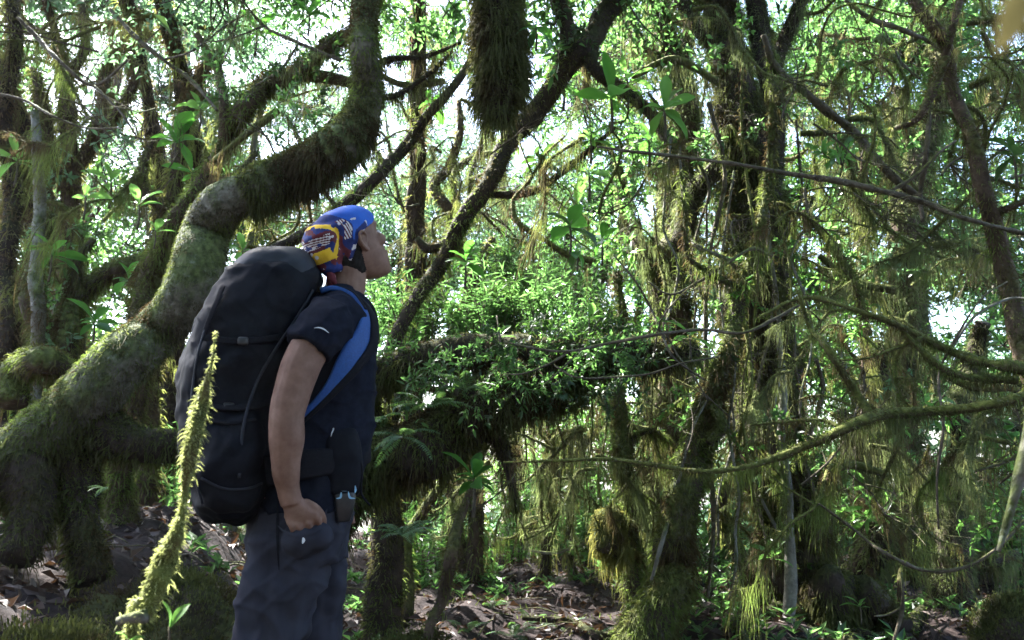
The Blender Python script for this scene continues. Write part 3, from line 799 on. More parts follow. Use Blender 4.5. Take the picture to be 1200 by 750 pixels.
MOSS_PRESET = {          # density per m2, length, droop, clump, beard per m, beard length, strands, material
    'thick': dict(d=15000, l=.044, w=.0021, droop=.6, cl=.35, bpm=16, bl=.10, n=12, m='moss'),
    'dark': dict(d=11000, l=.06, w=.0021, droop=1.0, cl=.45, bpm=18, bl=.16, n=14, m='moss_dark'),
    'light': dict(d=9000, l=.032, w=.0017, droop=.5, cl=.6, bpm=8, bl=.12, n=9, m='moss'),
    'beard': dict(d=9000, l=.04, w=.0016, droop=.8, cl=.5, bpm=26, bl=.26, n=14, m='beard'),
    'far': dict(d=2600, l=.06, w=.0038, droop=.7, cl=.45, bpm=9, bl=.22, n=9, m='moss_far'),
    'farbeard': dict(d=2200, l=.07, w=.004, droop=.8, cl=.45, bpm=14, bl=.35, n=12, m='beard'),
}
def moss_on(parent, C, r, kind, scale=1.0, name='moss', **kw):
    q = dict(MOSS_PRESET[kind]); q.update(kw); b = Buf()
    fur(b, C, r, q['d'] * scale, q['l'], q['w'], q['droop'], q['cl'], kw.get('cf', 6.0), q.get('under', 0))
    if q['bpm']: beards(b, C, r, q['bpm'] * scale, q['bl'], q['n'], q['w'] * .85, .02)
    if b.n == 0: return None
    return build(b, name, M[q['m']], parent)

CROWN = {}
def crown_mesh(v, mat):
    """one of a few leaf crowns about 1 m in radius: twigs with leaves along them, gaps between"""
    if (v, mat) in CROWN: return CROWN[(v, mat)]
    if ('geo', v) not in CROWN:
        b = Buf(); ntw = (46, 54, 40, 60, 34)[v]; sq = np.array([(1, 1, .6), (1, .9, .5), (.9, 1, .8), (1.1, 1, .45), (.8, .9, .9)][v])
        dirs = rand_unit(ntw * 3); dirs = dirs[(vnoise(dirs * 2.1, v + 20) > -.15)][:ntw]
        for i, d in enumerate(dirs):
            ln = (.55 + .55 * rng.random()) * (1 + .25 * float(vnoise(d[None] * 2.0, v)[0]))
            st = rand_unit(1)[0] * .12; e = d * sq * ln; mid = (st + e) / 2 + rng.normal(size=3) * .1
            C, r = spline([st, mid, e], [.011, .007, .002], .05); tube(b, C, r, 4, 0, mi=1, caps=False)
            nl = int((52, 46, 68, 36, 56)[v] * ln / .8)
            t = (.25 + .78 * rng.random(nl) ** .7).clip(0, 1); idx = (t * (len(C) - 1)).astype(int)
            tg = np.gradient(C, axis=0)[idx]
            p = C[idx] + rng.normal(size=(nl, 3)) * np.array([.075, .075, .06]) * (.5 + t[:, None])
            dd = unit(unit(tg) * .6 + rng.normal(size=(nl, 3)) * .75 - np.array([0, 0, .25]))
            up = unit(np.array([0, 0, 1.0]) + rng.normal(size=(nl, 3)) * .5)
            L = (.068, .088, .055, .105, .075)[v] * (.55 + .8 * rng.random(nl)); W = L * (.42, .34, .5, .26, .4)[v]
            leaves_s(b, p, dd, up, L, W)
        CROWN[('geo', v)] = b
    me = CROWN[('geo', v)].mesh('crown', [M[mat], M['twig']], False)
    CROWN[(v, mat)] = me
    return me

def crown(parent, pos, size, v=0, mat='leaf', name='crown'):
    p = np.asarray(pos, float) - np.array(parent.location)
    o = link(name, crown_mesh(v, mat), parent, p)
    s = np.broadcast_to(size, (3,)); o.scale = tuple(s); o.rotation_euler = (rng.normal() * .25, rng.normal() * .25, rng.random() * 6.28)
    return o

def tree(label, Y, trunk, limbs=(), bark='bark_brown', moss='light', cat='tree', name='mossy_tree', group=None, K=14, root=True, wig=.08, crowns=(), ms=1.0, seed=0, limb_moss=None, dx=0, dy=0, flare=1.5, tname='trunk', limb_bark=None, bump_=.10, wob=.75):
    thin = {'curved_mossy_tree': .65, 'fallen_mossy_log': .82, 'arching_tree': .74, 'forked_tree': .62, 'twisted_tree': .7, 'crooked_tree': .6, 'edge_tree': .6, 'lichen_stem': .75, 'shaggy_tree': .68, 'vine_wrapped_tree': .82, 'slanting_tree': .76, 'slim_tree': .8, 'straight_tree': .7, 'leaning_tree': .66, 'stout_tree': .66, 'crooked_thin_tree': .66, 'bent_tree': .75, 'young_tree': .75, 'slanting_pole': .75}.get(name, 1.0)
    C, r = ctrl(trunk, Y, wig); r = r * thin
    if root: C, r = to_ground(C, r, flare, dx, dy)
    t = thing(name, label, cat, C[0], group)
    o, Cs, rs = wood(tname, C, r, M[bark], t, K, bump_, seed=seed, wob=wob)
    if moss: moss_on(o, Cs, rs, moss, ms)
    lim = []
    for i, l in enumerate(limbs):
        c2, r2 = ctrl(l, Y, wig); r2 = r2 * thin
        lo, lc, lr = wood('limb', c2, r2, M[limb_bark or bark], t, max(7, K - 4), seed=seed + i + 1)
        m2 = limb_moss or moss
        if m2: moss_on(lo, lc, lr, m2, ms)
        lim.append((lo, lc, lr))
    for px, py, yy, sz, v, mt in crowns: crown(t, P(px, py, yy), sz, v, mt)
    return t, (o, Cs, rs), lim

# ---- the big curved trunk behind the pack
C1 = [(-230, 650, 52, 2.8), (-120, 602, 50, 2.92), (-40, 568, 50, 3.05), (28, 534, 52, 3.14), (90, 486, 52, 3.2), (146, 424, 47), (188, 386, 42), (215, 350, 42), (232, 312, 43), (243, 272, 41), (262, 240, 40), (300, 222, 37), (345, 200, 39), (390, 174, 38), (421, 140, 32), (432, 100, 26), (426, 55, 23), (429, 0, 22), (435, -70, 21), (430, -190, 17)]
t1, (o1, c1, r1), l1 = tree('massive mossy trunk curving up behind the backpack from the left bank', 3.25, C1,
    [[(70, 505, 50, 3.18), (96, 560, 34, 3.2), (92, 610, 28, 3.15), (110, 680, 26, 3.1)], [(20, 545, 44, 3.1), (34, 600, 30, 3.05), (20, 660, 26, 2.95)], [(112, 495, 44), (165, 522, 32), (225, 528, 26), (300, 545, 22, 3.35)],
     [(428, 90, 9), (455, 70, 6, 3.35), (500, 66, 4, 3.45), (540, 50, 2.5, 3.5)], [(432, 112, 7), (465, 112, 5, 3.4), (505, 85, 4, 3.5), (530, 60, 2.5, 3.7)]],
    'bark_curved', None, name='curved_mossy_tree', root=False, K=32, wig=.05, seed=3, limb_bark='bark_dark', bump_=.07, wob=.10)
def kx(px, py): return int(np.linalg.norm(c1 - P(px, py, 3.25), axis=1).argmin())
k0, k1, k2 = kx(285, 228), kx(428, 130), kx(205, 355)
moss_on(o1, c1, r1, 'thick', 1.0, d=26000, l=.015, w=.0014, cl=.3, bpm=5, bl=.05, cf=16.0, m='moss_trunk')
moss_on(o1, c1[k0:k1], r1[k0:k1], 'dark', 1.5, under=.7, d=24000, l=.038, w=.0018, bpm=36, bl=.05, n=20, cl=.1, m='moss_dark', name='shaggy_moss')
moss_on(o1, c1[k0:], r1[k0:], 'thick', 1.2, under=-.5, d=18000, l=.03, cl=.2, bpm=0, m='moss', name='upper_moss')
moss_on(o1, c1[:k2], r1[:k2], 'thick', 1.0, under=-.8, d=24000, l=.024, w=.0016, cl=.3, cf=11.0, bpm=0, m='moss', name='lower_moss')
moss_on(o1, c1[:kx(110, 465)], r1[:kx(110, 465)], 'dark', 1.2, under=.8, l=.035, bl=.07, cl=.25, name='shaggy_moss')
for lo, lc, lr in l1: moss_on(lo, lc, lr, 'dark', .9, l=.035, bl=.05)
for lo, lc, lr in l1[2:3]: moss_on(lo, lc, lr, 'thick', .5, under=-.6, bpm=0, l=.03, name='upper_moss')
moss_on(l1[0][0], l1[0][1], l1[0][2], 'thick', 1.0, under=-.9, l=.03, name='upper_moss')
for c in ((470, -150, 3.5, .8, 2, 'leaf'), (400, -170, 3.3, .7, 1, 'leaf')): crown(t1, P(*c[:3]), c[3], c[4], c[5])

# ---- the fallen log behind the hiker with ferns on it
t2, (o2, c2, r2), l2 = tree('thick dark mossy log rising to the right behind the hiker, covered in ferns', 3.75,
    [(330, 640, 50, 3.5), (385, 605, 48, 3.55), (440, 560, 46), (492, 516, 44), (545, 480, 43), (600, 452, 40), (655, 436, 36), (715, 425, 29), (770, 415, 20), (815, 405, 11)],
    [[(420, 470, 16, 3.7), (445, 440, 22, 3.75), (500, 420, 25), (570, 412, 25), (640, 413, 24), (690, 418, 17), (735, 428, 6)], [(470, 540, 20), (440, 500, 18), (425, 455, 18), (440, 420, 14)], [(560, 495, 20), (585, 520, 12), (598, 560, 7), (604, 600, 5)]],
    'bark_dark', 'dark', name='fallen_mossy_log', cat='log', K=20, wig=.04, seed=8, root=False, ms=.8)
moss_on(o2, c2, r2, 'thick', .7, under=-.8, l=.045, bpm=0, name='upper_moss')
moss_on(o2, c2[len(c2) // 2:], r2[len(c2) // 2:], 'beard', 1.0, bpm=45, bl=.16, n=16, name='hanging_moss')

# ---- leaning dark tree, shaggy hanging mass, thin diagonal pole
t3, _, l3 = tree('dark leaning tree slanting up to the right beyond the man\'s face', 4.2, [(452, 560, 22), (455, 480, 18), (462, 425, 16), (480, 370, 13), (515, 312, 14), (556, 235, 16), (588, 180, 17), (628, 125, 18), (678, 65, 19), (720, 0, 18), (770, -90, 15)],
    [[(648, 105, 14), (665, 40, 13), (640, -30, 12)], [(560, 228, 7), (620, 226, 7), (655, 205, 6), (690, 175, 5, 4.0), (720, 150, 3, 3.9)], [(545, 255, 6), (520, 285, 9, 4.3), (500, 290, 9, 4.3), (488, 278, 6, 4.3)], [(690, 50, 16), (700, 85, 12), (760, 130, 10), (800, 200, 8)]],
    'bark_dark', 'light', name='leaning_tree', seed=14, crowns=((700, -60, 4.1, .8, 2, 'leaf'), (790, -110, 4.4, 1.0, 1, 'leaf_dark'), (620, -70, 4.0, .7, 0, 'leaf')))
C, r = ctrl([(590, -120, 20), (588, -40, 30), (586, 20, 34), (588, 70, 36), (590, 110, 30), (590, 138, 14)], 3.5, .03)
cl = thing('hanging_moss_clump', 'dark shaggy moss-wrapped stub hanging down at the top centre', 'moss clump', C[0])
o, Cs, rs = wood('dead_limb', C, r * .7, M['bark_dark'], cl, 16, seed=5)
moss_on(o, Cs, rs, 'dark', 1.6, d=14000, l=.075, w=.0022, bpm=150, bl=.15, n=22, cl=.15)
b = Buf(); fur(b, Cs, rs, 7000, .06, .0022, .6, .3, 6.0, -.3); build(b, 'green_moss', M['moss'], o)
tree('thin dark pole slanting behind the hiker\'s bandana', 3.95, [(285, 312, 8), (330, 290, 10), (400, 250, 10), (440, 212, 10), (475, 175, 9), (505, 135, 8), (530, 105, 7), (560, 60, 6)], [[(478, 172, 4), (490, 150, 4), (486, 120, 3)], [(400, 250, 4), (380, 225, 3), (372, 205, 2)]], 'bark_dark', 'light', cat='pole', name='slanting_pole', root=False, K=10, seed=16, ms=.7)

# ---- left side trees
tree('slim arching tree crossing left of the curved trunk with a bare lower stem', 4.1, [(150, 520, 16), (158, 440, 17), (158, 385, 17), (172, 325, 15), (198, 268, 12), (232, 220, 10), (258, 178, 11), (285, 122, 15), (315, 98, 15), (350, 86, 14), (385, 60, 12), (420, 30, 9), (450, -30, 7)],
     [[(262, 165, 10), (262, 120, 8), (255, 80, 6), (230, 40, 4)], [(350, 88, 10), (385, 92, 9), (425, 100, 8)], [(232, 222, 6), (275, 205, 5), (300, 180, 4)]], 'bark_brown', 'thick', name='arching_tree', seed=21, ms=.8, limb_moss='beard', crowns=((255, -20, 4.4, .75, 2, 'leaf_blue'), (385, -20, 4.2, .6, 1, 'leaf')))
tree('many-forked mossy tree at the far left against white sky', 5.4, [(68, 540, 20), (72, 460, 17), (78, 380, 15), (82, 290, 14), (84, 220, 16), (82, 150, 12), (76, 90, 10), (64, 40, 7), (48, -20, 5)],
     [[(84, 225, 13), (62, 190, 12), (52, 140, 12), (44, 95, 8), (38, 80, 5)], [(86, 205, 12), (110, 165, 11), (120, 120, 9), (128, 75, 8), (160, 45, 7), (200, 35, 6)], [(110, 170, 8), (140, 130, 9, 5.2), (160, 90, 7, 5.1), (150, 60, 5)], [(76, 95, 8), (100, 60, 7), (96, 20, 6), (110, -30, 5)], [(64, 45, 5), (30, 25, 4), (5, -10, 3)]],
     'bark_brown', 'far', name='forked_tree', seed=27, ms=1.6, crowns=((30, -30, 5.6, .8, 1, 'leaf_blue'), (130, -10, 5.8, .8, 0, 'leaf_blue'), (-20, 110, 6.0, .7, 2, 'leaf')))
tree('stout twisted stem arching over to the right at left, hung with moss', 4.6, [(80, 520, 19), (72, 450, 18), (80, 392, 16), (92, 350, 15), (118, 325, 15), (150, 312, 12), (180, 308, 8), (205, 318, 5)], [[(76, 440, 12), (50, 400, 12), (35, 350, 13), (45, 300, 12), (60, 250, 8)], [(95, 350, 10), (90, 310, 8), (110, 280, 5)]], 'bark_moss', 'thick', name='twisted_tree', seed=31, ms=.7, limb_moss='dark')
tree('reddish mossy stem rising to a crook left of the curved trunk', 4.9, [(182, 440, 15), (182, 370, 15), (190, 300, 14), (200, 240, 13), (205, 185, 13), (214, 140, 12), (228, 100, 11), (248, 72, 10), (262, 60, 7)], [[(200, 250, 9), (172, 225, 8), (168, 190, 7), (180, 160, 5)], [(220, 120, 6), (245, 112, 6), (262, 130, 5)]], 'bark_brown', 'far', name='crooked_tree', seed=36, ms=1.6, crowns=((270, 30, 5.3, .55, 0, 'leaf_blue'),))
tree('dark upright trunk at the left edge of the photo', 4.8, [(8, 560, 16), (8, 470, 15), (14, 390, 16), (8, 300, 15), (16, 210, 16), (6, 130, 14), (20, 40, 10), (12, -40, 8)], [[(12, 400, 9), (40, 415, 9), (80, 430, 7)], [(14, 190, 22), (30, 175, 22), (58, 180, 12)]], 'bark_dark', 'far', name='edge_tree', seed=41, ms=1.8, limb_moss='dark')
tree('pale knobbly stem clad in grey lichen between the two leftmost trunks', 4.5, [(44, 480, 9), (46, 420, 9), (50, 360, 10), (46, 300, 9), (46, 240, 8), (44, 180, 7), (40, 130, 5)], [], 'bark_grey', 'light', name='lichen_stem', seed=43, ms=.8)
tree('short mossy root arch behind the left bank', 3.9, [(10, 470, 14), (20, 435, 15), (48, 425, 14), (72, 440, 11), (70, 480, 9), (60, 520, 9)], [], 'bark_moss', 'thick', cat='root', name='root_arch', seed=44, ms=.6, root=False)

# ---- right side
t8, (o8, c8, r8), l8 = tree('massive dark trunk wrapped in vines and moss right of centre', 4.7, [(925, 770, 52), (918, 700, 46), (914, 640, 43), (908, 560, 42), (905, 480, 44), (902, 410, 46), (894, 340, 42), (882, 270, 38), (872, 205, 34), (866, 150, 30), (855, 90, 24), (845, 40, 20), (832, -30, 18), (820, -110, 14)],
    [[(890, 260, 20), (902, 190, 17), (906, 130, 14), (900, 80, 14), (888, 30, 13), (880, -50, 10)], [(868, 170, 14), (835, 200, 14), (808, 235, 16), (795, 290, 15)], [(905, 130, 12), (915, 60, 9), (935, 10, 8), (950, -50, 6)], [(850, 70, 12), (815, 30, 10), (790, -20, 9)]],
    'bark_dark', 'dark', name='vine_wrapped_tree', K=26, seed=50, limb_moss='beard', crowns=((950, -60, 4.9, 1.0, 0, 'leaf'), (850, -120, 5.0, 1.1, 1, 'leaf'), (780, -60, 4.9, .8, 2, 'leaf'), (1010, -150, 5.2, 1.2, 1, 'leaf')))
moss_on(o8, c8, r8, 'beard', .8, d=3500, under=-.2, bpm=34, bl=.3, n=14, name='hanging_moss')
tree('broad shaggy column hung with moss threads left of the vine-wrapped trunk', 5.3, [(770, 640, 18), (780, 560, 20), (788, 480, 23), (786, 400, 26), (790, 330, 27), (798, 260, 27), (802, 200, 26), (800, 140, 24), (790, 80, 20), (772, 20, 17), (755, -50, 13)], [[(795, 90, 10), (760, 60, 9), (735, 20, 8), (728, -30, 7)], [(790, 330, 12), (755, 300, 11), (735, 250, 9), (725, 190, 7)]],
     'bark_brown', 'farbeard', name='shaggy_tree', K=18, seed=57, ms=1.8)
t9, (o9, c9, r9), _ = tree('slanting mossy trunk with bright edges in front of the vine-wrapped tree', 4.0, [(770, 760, 40), (778, 710, 33), (792, 660, 29), (806, 610, 26), (818, 560, 24), (826, 510, 21), (838, 460, 17), (855, 415, 14), (868, 370, 11), (878, 320, 9), (892, 260, 7), (902, 200, 6), (905, 120, 6), (905, 60, 5)], [[(845, 450, 9), (838, 478, 10, 3.95), (845, 500, 9, 3.92), (830, 520, 7, 3.9)], [(872, 340, 6), (850, 330, 5), (830, 318, 5), (806, 300, 4), (802, 250, 4), (798, 200, 3)]],
     'bark_moss', 'thick', name='slanting_tree', K=18, seed=61, ms=.8, wig=.04)
t10, _, _ = tree('slim upright mossy stem beside the yellow-green moss ball', 4.5, [(748, 740, 15), (745, 690, 13), (741, 640, 13), (738, 590, 12), (730, 540, 12), (727, 490, 10), (725, 430, 8), (728, 380, 7), (722, 320, 5)], [[(740, 620, 6), (728, 610, 7), (716, 618, 6)], [(729, 520, 5), (760, 505, 5), (780, 515, 4)]], 'bark_moss', 'thick', name='slim_tree', seed=66, ms=.8)
C, r = ctrl([(722, 592, 3), (719, 600, 11), (714, 611, 17), (711, 622, 15), (714, 634, 17), (719, 645, 10), (722, 656, 3)], 4.42, 0)
mb = thing('moss_ball', 'small shaggy yellow-green moss ball clinging to the slim upright stem', 'moss clump', C[0])
o, Cs, rs = wood('moss_core', C, r, M['bark_moss'], mb, 16, step=.012, seed=2)
moss_on(o, Cs, rs, 'beard', 2.5, l=.045, bpm=110, bl=.11, n=14, cl=.35, m='moss_ball')
tree('thick straight trunk behind the crossing branches at right', 6.2, [(1068, 640, 24), (1066, 560, 23), (1062, 480, 23), (1060, 400, 23), (1062, 330, 23), (1068, 260, 20), (1080, 190, 16), (1092, 130, 13), (1105, 60, 11), (1112, -20, 9)], [[(1064, 320, 12), (1090, 290, 10), (1120, 280, 9), (1160, 290, 7)], [(1064, 380, 9), (1030, 350, 8), (1015, 300, 7), (1010, 240, 6)], [(1080, 195, 7), (1060, 150, 6), (1050, 100, 5)]], 'bark_brown', 'farbeard', name='straight_tree', seed=70, ms=1.6, crowns=((1060, 60, 6.6, .9, 1, 'leaf'), (1130, -20, 6.4, .9, 0, 'leaf')))
tree('dark bent trunk at lower right hung with beard moss', 5.0, [(1100, 770, 28), (1106, 710, 25), (1110, 650, 22), (1116, 590, 21), (1124, 530, 17), (1128, 480, 15), (1142, 430, 12), (1150, 380, 9)], [[(1122, 540, 9), (1138, 515, 8), (1160, 495, 8), (1200, 502, 7), (1240, 500, 6)], [(1112, 640, 8), (1150, 660, 8), (1190, 650, 7)]], 'bark_dark', 'beard', name='bent_tree', seed=75, ms=1.5)
tree('dark stout trunk between the vine-wrapped tree and the bent trunk', 5.6, [(1020, 740, 26), (1020, 690, 24), (1018, 630, 22), (1018, 570, 20), (1025, 510, 18), (1030, 450, 14), (1024, 400, 10)], [[(1018, 560, 9), (1000, 520, 8), (985, 480, 7)]], 'bark_dark', 'farbeard', name='stout_tree', seed=79, ms=1.6)
tree('crooked thin tree dividing in a V at the top right', 3.5, [(1225, 560, 18), (1212, 480, 17), (1196, 390, 15), (1180, 310, 14), (1160, 230, 13), (1142, 165, 12), (1122, 110, 10), (1108, 65, 10), (1090, 30, 9), (1062, -20, 7)], [[(1108, 68, 7), (1116, 35, 6), (1128, -20, 5)], [(1108, 70, 8), (1092, 110, 8, 3.45), (1075, 140, 6, 3.45), (1050, 150, 4)], [(1165, 250, 6), (1200, 235, 5), (1230, 215, 4)]], 'bark_brown', 'light', name='crooked_thin_tree', seed=82, ms=.9, root=False)
tree('low dark stump with roots at the foot of the vine-wrapped trunk', 4.4, [(985, 750, 44), (988, 712, 36), (984, 684, 27), (978, 662, 8)], [[(1000, 690, 20), (1030, 715, 18), (1060, 740, 14)], [(970, 690, 18), (945, 715, 16), (925, 740, 13)]], 'bark_dark', 'dark', cat='stump', name='mossy_stump', seed=85, ms=1.3, bump_=.25)
tree('pale bare upright sapling in front of the vine-wrapped trunk', 4.3, [(926, 740, 7), (926, 680, 7), (924, 620, 6), (922, 560, 6), (916, 500, 5), (918, 440, 4), (912, 380, 3)], [[(924, 640, 2.5), (905, 610, 2), (890, 580, 1.6)]], 'bark_grey', None, cat='sapling', name='pale_sapling', seed=87, wig=.02, K=8)

# ---- middle distance stems
for i, (lab, Y, pts, bk) in enumerate([
    ('young leaning stem topped by a broad-leaved rosette behind the hiker\'s hip', 3.5, [(500, 745, 8), (518, 700, 9), (530, 655, 10), (542, 610, 8), (552, 570, 5)], 'bark_brown'),
    ('short mossy pole leaning under the fallen log', 4.6, [(478, 640, 9), (492, 610, 9), (508, 580, 8), (524, 555, 7)], 'bark_moss'),
    ('thin sunlit stem left of the moss ball', 5.4, [(668, 660, 6), (667, 620, 6), (672, 575, 6), (668, 540, 5), (675, 500, 4)], 'bark_moss'),
    ('slim dark stem in the sunlit gap under the log', 5.8, [(640, 650, 8), (640, 600, 8), (648, 540, 7), (640, 480, 6)], 'bark_dark'),
    ('wavy mossy stem just right of the slanting trunk', 5.3, [(872, 680, 12), (866, 640, 12), (850, 600, 11), (850, 572, 10), (862, 550, 9), (868, 520, 7), (885, 480, 5)], 'bark_moss'),
    ('slender straight stem against the green thicket left of the straight trunk', 5.5, [(1012, 560, 5), (1012, 480, 5), (1016, 400, 5), (1012, 320, 5), (1010, 240, 4), (1015, 160, 3)], 'bark_brown'),
    ('thin brown stem rising right of the pale sapling', 4.6, [(1056, 760, 5), (1056, 720, 5), (1054, 690, 4), (1056, 660, 2)], 'bark_brown'),
    ('dark mid-height stem directly behind the leaning tree', 5.6, [(540, 460, 9), (545, 380, 9), (560, 320, 8), (575, 280, 6)], 'bark_brown'),
    ('dead grey stem with two stubs behind the curved trunk\'s bend', 5.8, [(285, 360, 8), (290, 300, 8), (300, 240, 7), (296, 180, 5), (310, 120, 4)], 'bark_grey'),
    ('twisted branch stem in the white sky gap beyond the man\'s face', 5.6, [(560, 350, 9), (540, 290, 9), (528, 250, 8), (508, 222, 8), (528, 196, 7), (540, 160, 6), (538, 120, 4)], 'bark_brown')]):
    tree(lab, Y, pts, [], bk, 'light' if Y < 5 else 'far', cat='young tree', name='young_tree', seed=90 + i, ms=.8, K=9)

# ---- mossy mounds on the ground
NB = 15000
def mound(label, px, py, Y, rx, ry, rz, seed):
    c = P(px, py, Y); c[2] = float(ground(c[0], c[1])) - .05; b = Buf()
    ellipsoid(b, (0, 0, 0), [[rx, 0, 0], [0, ry, 0], [0, 0, rz]], 40, 26)
    V = b.v[0]; V = V * (1 + .30 * fbm(V * 5.5, 4, seed))[:, None]; b.v[0] = V + c
    t = thing('mossy_mound', label, 'mound', c)
    o = build(b, 'root_mass', M['bark_dark'], t)
    m = Buf(); keep = V[:, 2] > -.05; Vk = (V + c)[keep]
    k = rng.choice(len(Vk), NB); p = Vk[k] + rng.normal(size=(NB, 3)) * .02
    d = unit(p - c + np.array([0, 0, .1])); e = p + d * .011 * rng.random((NB, 1)) ** .5 * 1.6; e2 = e + d * .006 - np.array([0, 0, .014]) + rng.normal(size=(NB, 3)) * .006
    w_ = np.full((NB, 3), .0019) * np.array([1, 1, .3]); strips(m, np.stack([p, e, e2], 1), w_, unit(np.cross(d, rand_unit(NB))))
    build(m, 'moss', M['moss_dark'], t); return t
mound('dark mossy stump mound right of the hiker\'s leg', 480, 660, 3.5, .26, .22, .30, 1)
mound('rounded dark bank at the lower left corner', 50, 740, 2.25, .42, .34, .30, 3)
mound('dark root mound between the curved trunk and the backpack', 215, 650, 3.0, .40, .3, .36, 4)
mound('small hummock at the lower right corner', 1190, 740, 4.2, .22, .2, .26, 5)
# ------------------------------------------------------------------ twigs, lianas, branches
def branch(label, Y, pts, bark='twig', moss=None, ms=1.0, name='thin_branch', cat='branch', group=None, side=(), seed=0, wig=.06, K=7, **kw):
    C, r = ctrl(pts, Y, wig); r = np.maximum(.0014, r * (.68 if K == 7 else 1))
    t = thing(name, label, cat, C[0], group)
    o, Cs, rs = wood('stem', C, r, M[bark], t, K, .25, 25, .018, seed)
    if moss: moss_on(o, Cs, rs, moss, ms, **kw)
    for i, s in enumerate(side):
        c2, r2 = ctrl(s, Y, wig); r2 = np.maximum(.0012, r2 * .68)
        so, sc, sr = wood('side_twig', c2, r2, M[bark], t, 6, .2, 25, .018, seed + i + 1)
        if moss: moss_on(so, sc, sr, moss, ms, **kw)
    return t
branch('long mossy branch reaching in from the right edge, the upper of two', 3.0, [(1230, 438, 9), (1190, 430, 9), (1150, 424, 8), (1110, 410, 7), (1075, 393, 6), (1040, 376, 5), (1000, 362, 4), (960, 350, 4), (930, 352, 3), (890, 372, 2.5)], 'twig_moss', 'thick', 1.6, l=.02, w=.001, bpm=20, bl=.06, n=10, d=14000, cl=.4, side=[[(1050, 380, 3), (1090, 420, 5), (1130, 442, 6), (1190, 446, 6)], [(1080, 396, 3), (1050, 408, 2.5), (1015, 420, 2), (980, 422, 1.5)]], seed=1)
branch('long curved branch sweeping from the right edge towards the centre, bearded with moss', 2.8, [(1235, 455, 6), (1190, 467, 7), (1140, 477, 7), (1090, 482, 8), (1040, 484, 9), (1015, 490, 9), (985, 505, 8), (950, 520, 7), (910, 536, 6), (870, 548, 4), (820, 552, 4), (770, 545, 3.5), (710, 538, 3), (650, 540, 2.4), (590, 542, 1.8)], 'twig_moss', 'thick', 1.6, l=.022, w=.001, bpm=26, bl=.07, n=10, d=14000, cl=.4,
       side=[[(1020, 486, 8), (1000, 455, 7), (980, 425, 6), (965, 400, 6), (950, 385, 4), (935, 340, 3)], [(985, 500, 4), (960, 492, 3), (920, 494, 3), (880, 498, 2)]], seed=4)
C, r = ctrl([(985, 500, 5), (1020, 492, 6), (1060, 487, 6), (1105, 484, 5)], 2.85, 0)
bd = thing('moss_beard', 'wide curtain of grey-green beard moss under the long curved branch', 'hanging moss', C[0])
b = Buf(); Cs, rs = spline(C, r, .02); beards(b, Cs, rs, 90, .19, 20, .0009, .018); build(b, 'moss_strands', M['beard'], bd)
branch('straight thin twig crossing in front of the vine-wrapped trunk, sloping down rightward', 3.3, [(700, 172, 2), (745, 178, 3), (800, 184, 3), (860, 192, 3.5), (920, 203, 4), (980, 212, 5), (1040, 225, 5), (1085, 238, 5), (1130, 256, 4), (1190, 272, 4), (1230, 280, 4)], 'twig', 'light', .5, bpm=3, bl=.05, l=.012, w=.0009, seed=8, side=[[(1040, 226, 3), (1075, 205, 3), (1100, 180, 2), (1120, 165, 1.5)]])
branch('long diagonal limb falling to the right across the green thicket', 3.9, [(895, 40, 4), (908, 75, 5), (935, 100, 6), (965, 125, 6), (1000, 155, 6), (1035, 195, 6), (1075, 232, 6), (1110, 250, 5)], 'twig', 'light', .6, seed=10)
branch('thin pale branch across the middle in front of the log', 2.9, [(590, 400, 1.5), (625, 408, 2), (665, 412, 2.5), (715, 402, 3), (770, 392, 3), (820, 386, 3), (870, 390, 3), (905, 375, 3), (940, 355, 2.5)], 'twig', None, side=[[(668, 412, 2.2), (640, 428, 2), (612, 438, 1.6), (590, 438, 1)], [(675, 416, 1.8), (650, 440, 1.6), (636, 452, 1)], [(650, 428, 1.5), (675, 442, 1.8), (715, 442, 2), (760, 438, 2), (800, 425, 1.6), (840, 418, 1.4)]], seed=12)
branch('grey twig sloping from the shaggy column down to the right', 3.4, [(760, 330, 2), (785, 345, 2), (815, 332, 2.5), (850, 310, 2.5), (880, 292, 2.5), (905, 300, 2)], 'twig', None, seed=13, side=[[(785, 345, 2), (778, 380, 2), (790, 410, 1.8), (812, 440, 1.6), (830, 470, 1)]])
branch('forked dead twig hanging in front of the log', 3.3, [(720, 300, 1.8), (745, 330, 2), (762, 360, 2.2), (775, 390, 2), (790, 420, 1.8), (825, 445, 1.5)], 'twig', None, seed=15)
branch('pale wriggling root hanging down the left of the vine-wrapped trunk', 4.1, [(796, 170, 2.5), (800, 230, 3), (806, 275, 4), (820, 290, 4), (850, 303, 4), (865, 318, 3)], 'bark_grey', 'light', .7, name='hanging_root', cat='root', seed=17)
branch('drooping twig loop at lower right in front of the bent trunk', 3.4, [(960, 590, 2), (1000, 620, 2.5), (1040, 650, 3), (1085, 668, 3.5), (1130, 665, 3), (1165, 645, 2.5), (1200, 610, 2)], 'twig', 'light', .6, seed=19)
branch('short bare twig poking up at the bottom right', 3.8, [(1045, 760, 2.5), (1056, 720, 3), (1058, 690, 2), (1056, 672, 1.4)], 'twig', None, seed=20, side=[[(1057, 712, 2), (1040, 720, 1.6), (1025, 722, 1)], [(1057, 705, 2), (1070, 700, 1.5), (1078, 698, 1)]])
branch('pinkish bare branch out of focus close by at the right edge', 1.25, [(1215, 470, 10), (1203, 520, 10), (1192, 565, 9), (1180, 610, 6), (1170, 645, 2.5)], 'bark_grey', None, name='near_branch', seed=22, wig=.01)
branch('slanting pale stick leaning on the slanting trunk\'s left side', 3.9, [(764, 680, 3), (775, 640, 3.5), (790, 590, 3.5), (800, 545, 3), (812, 500, 2.5), (828, 470, 2)], 'bark_grey', 'light', .4, name='leaning_stick', cat='stick', seed=24)
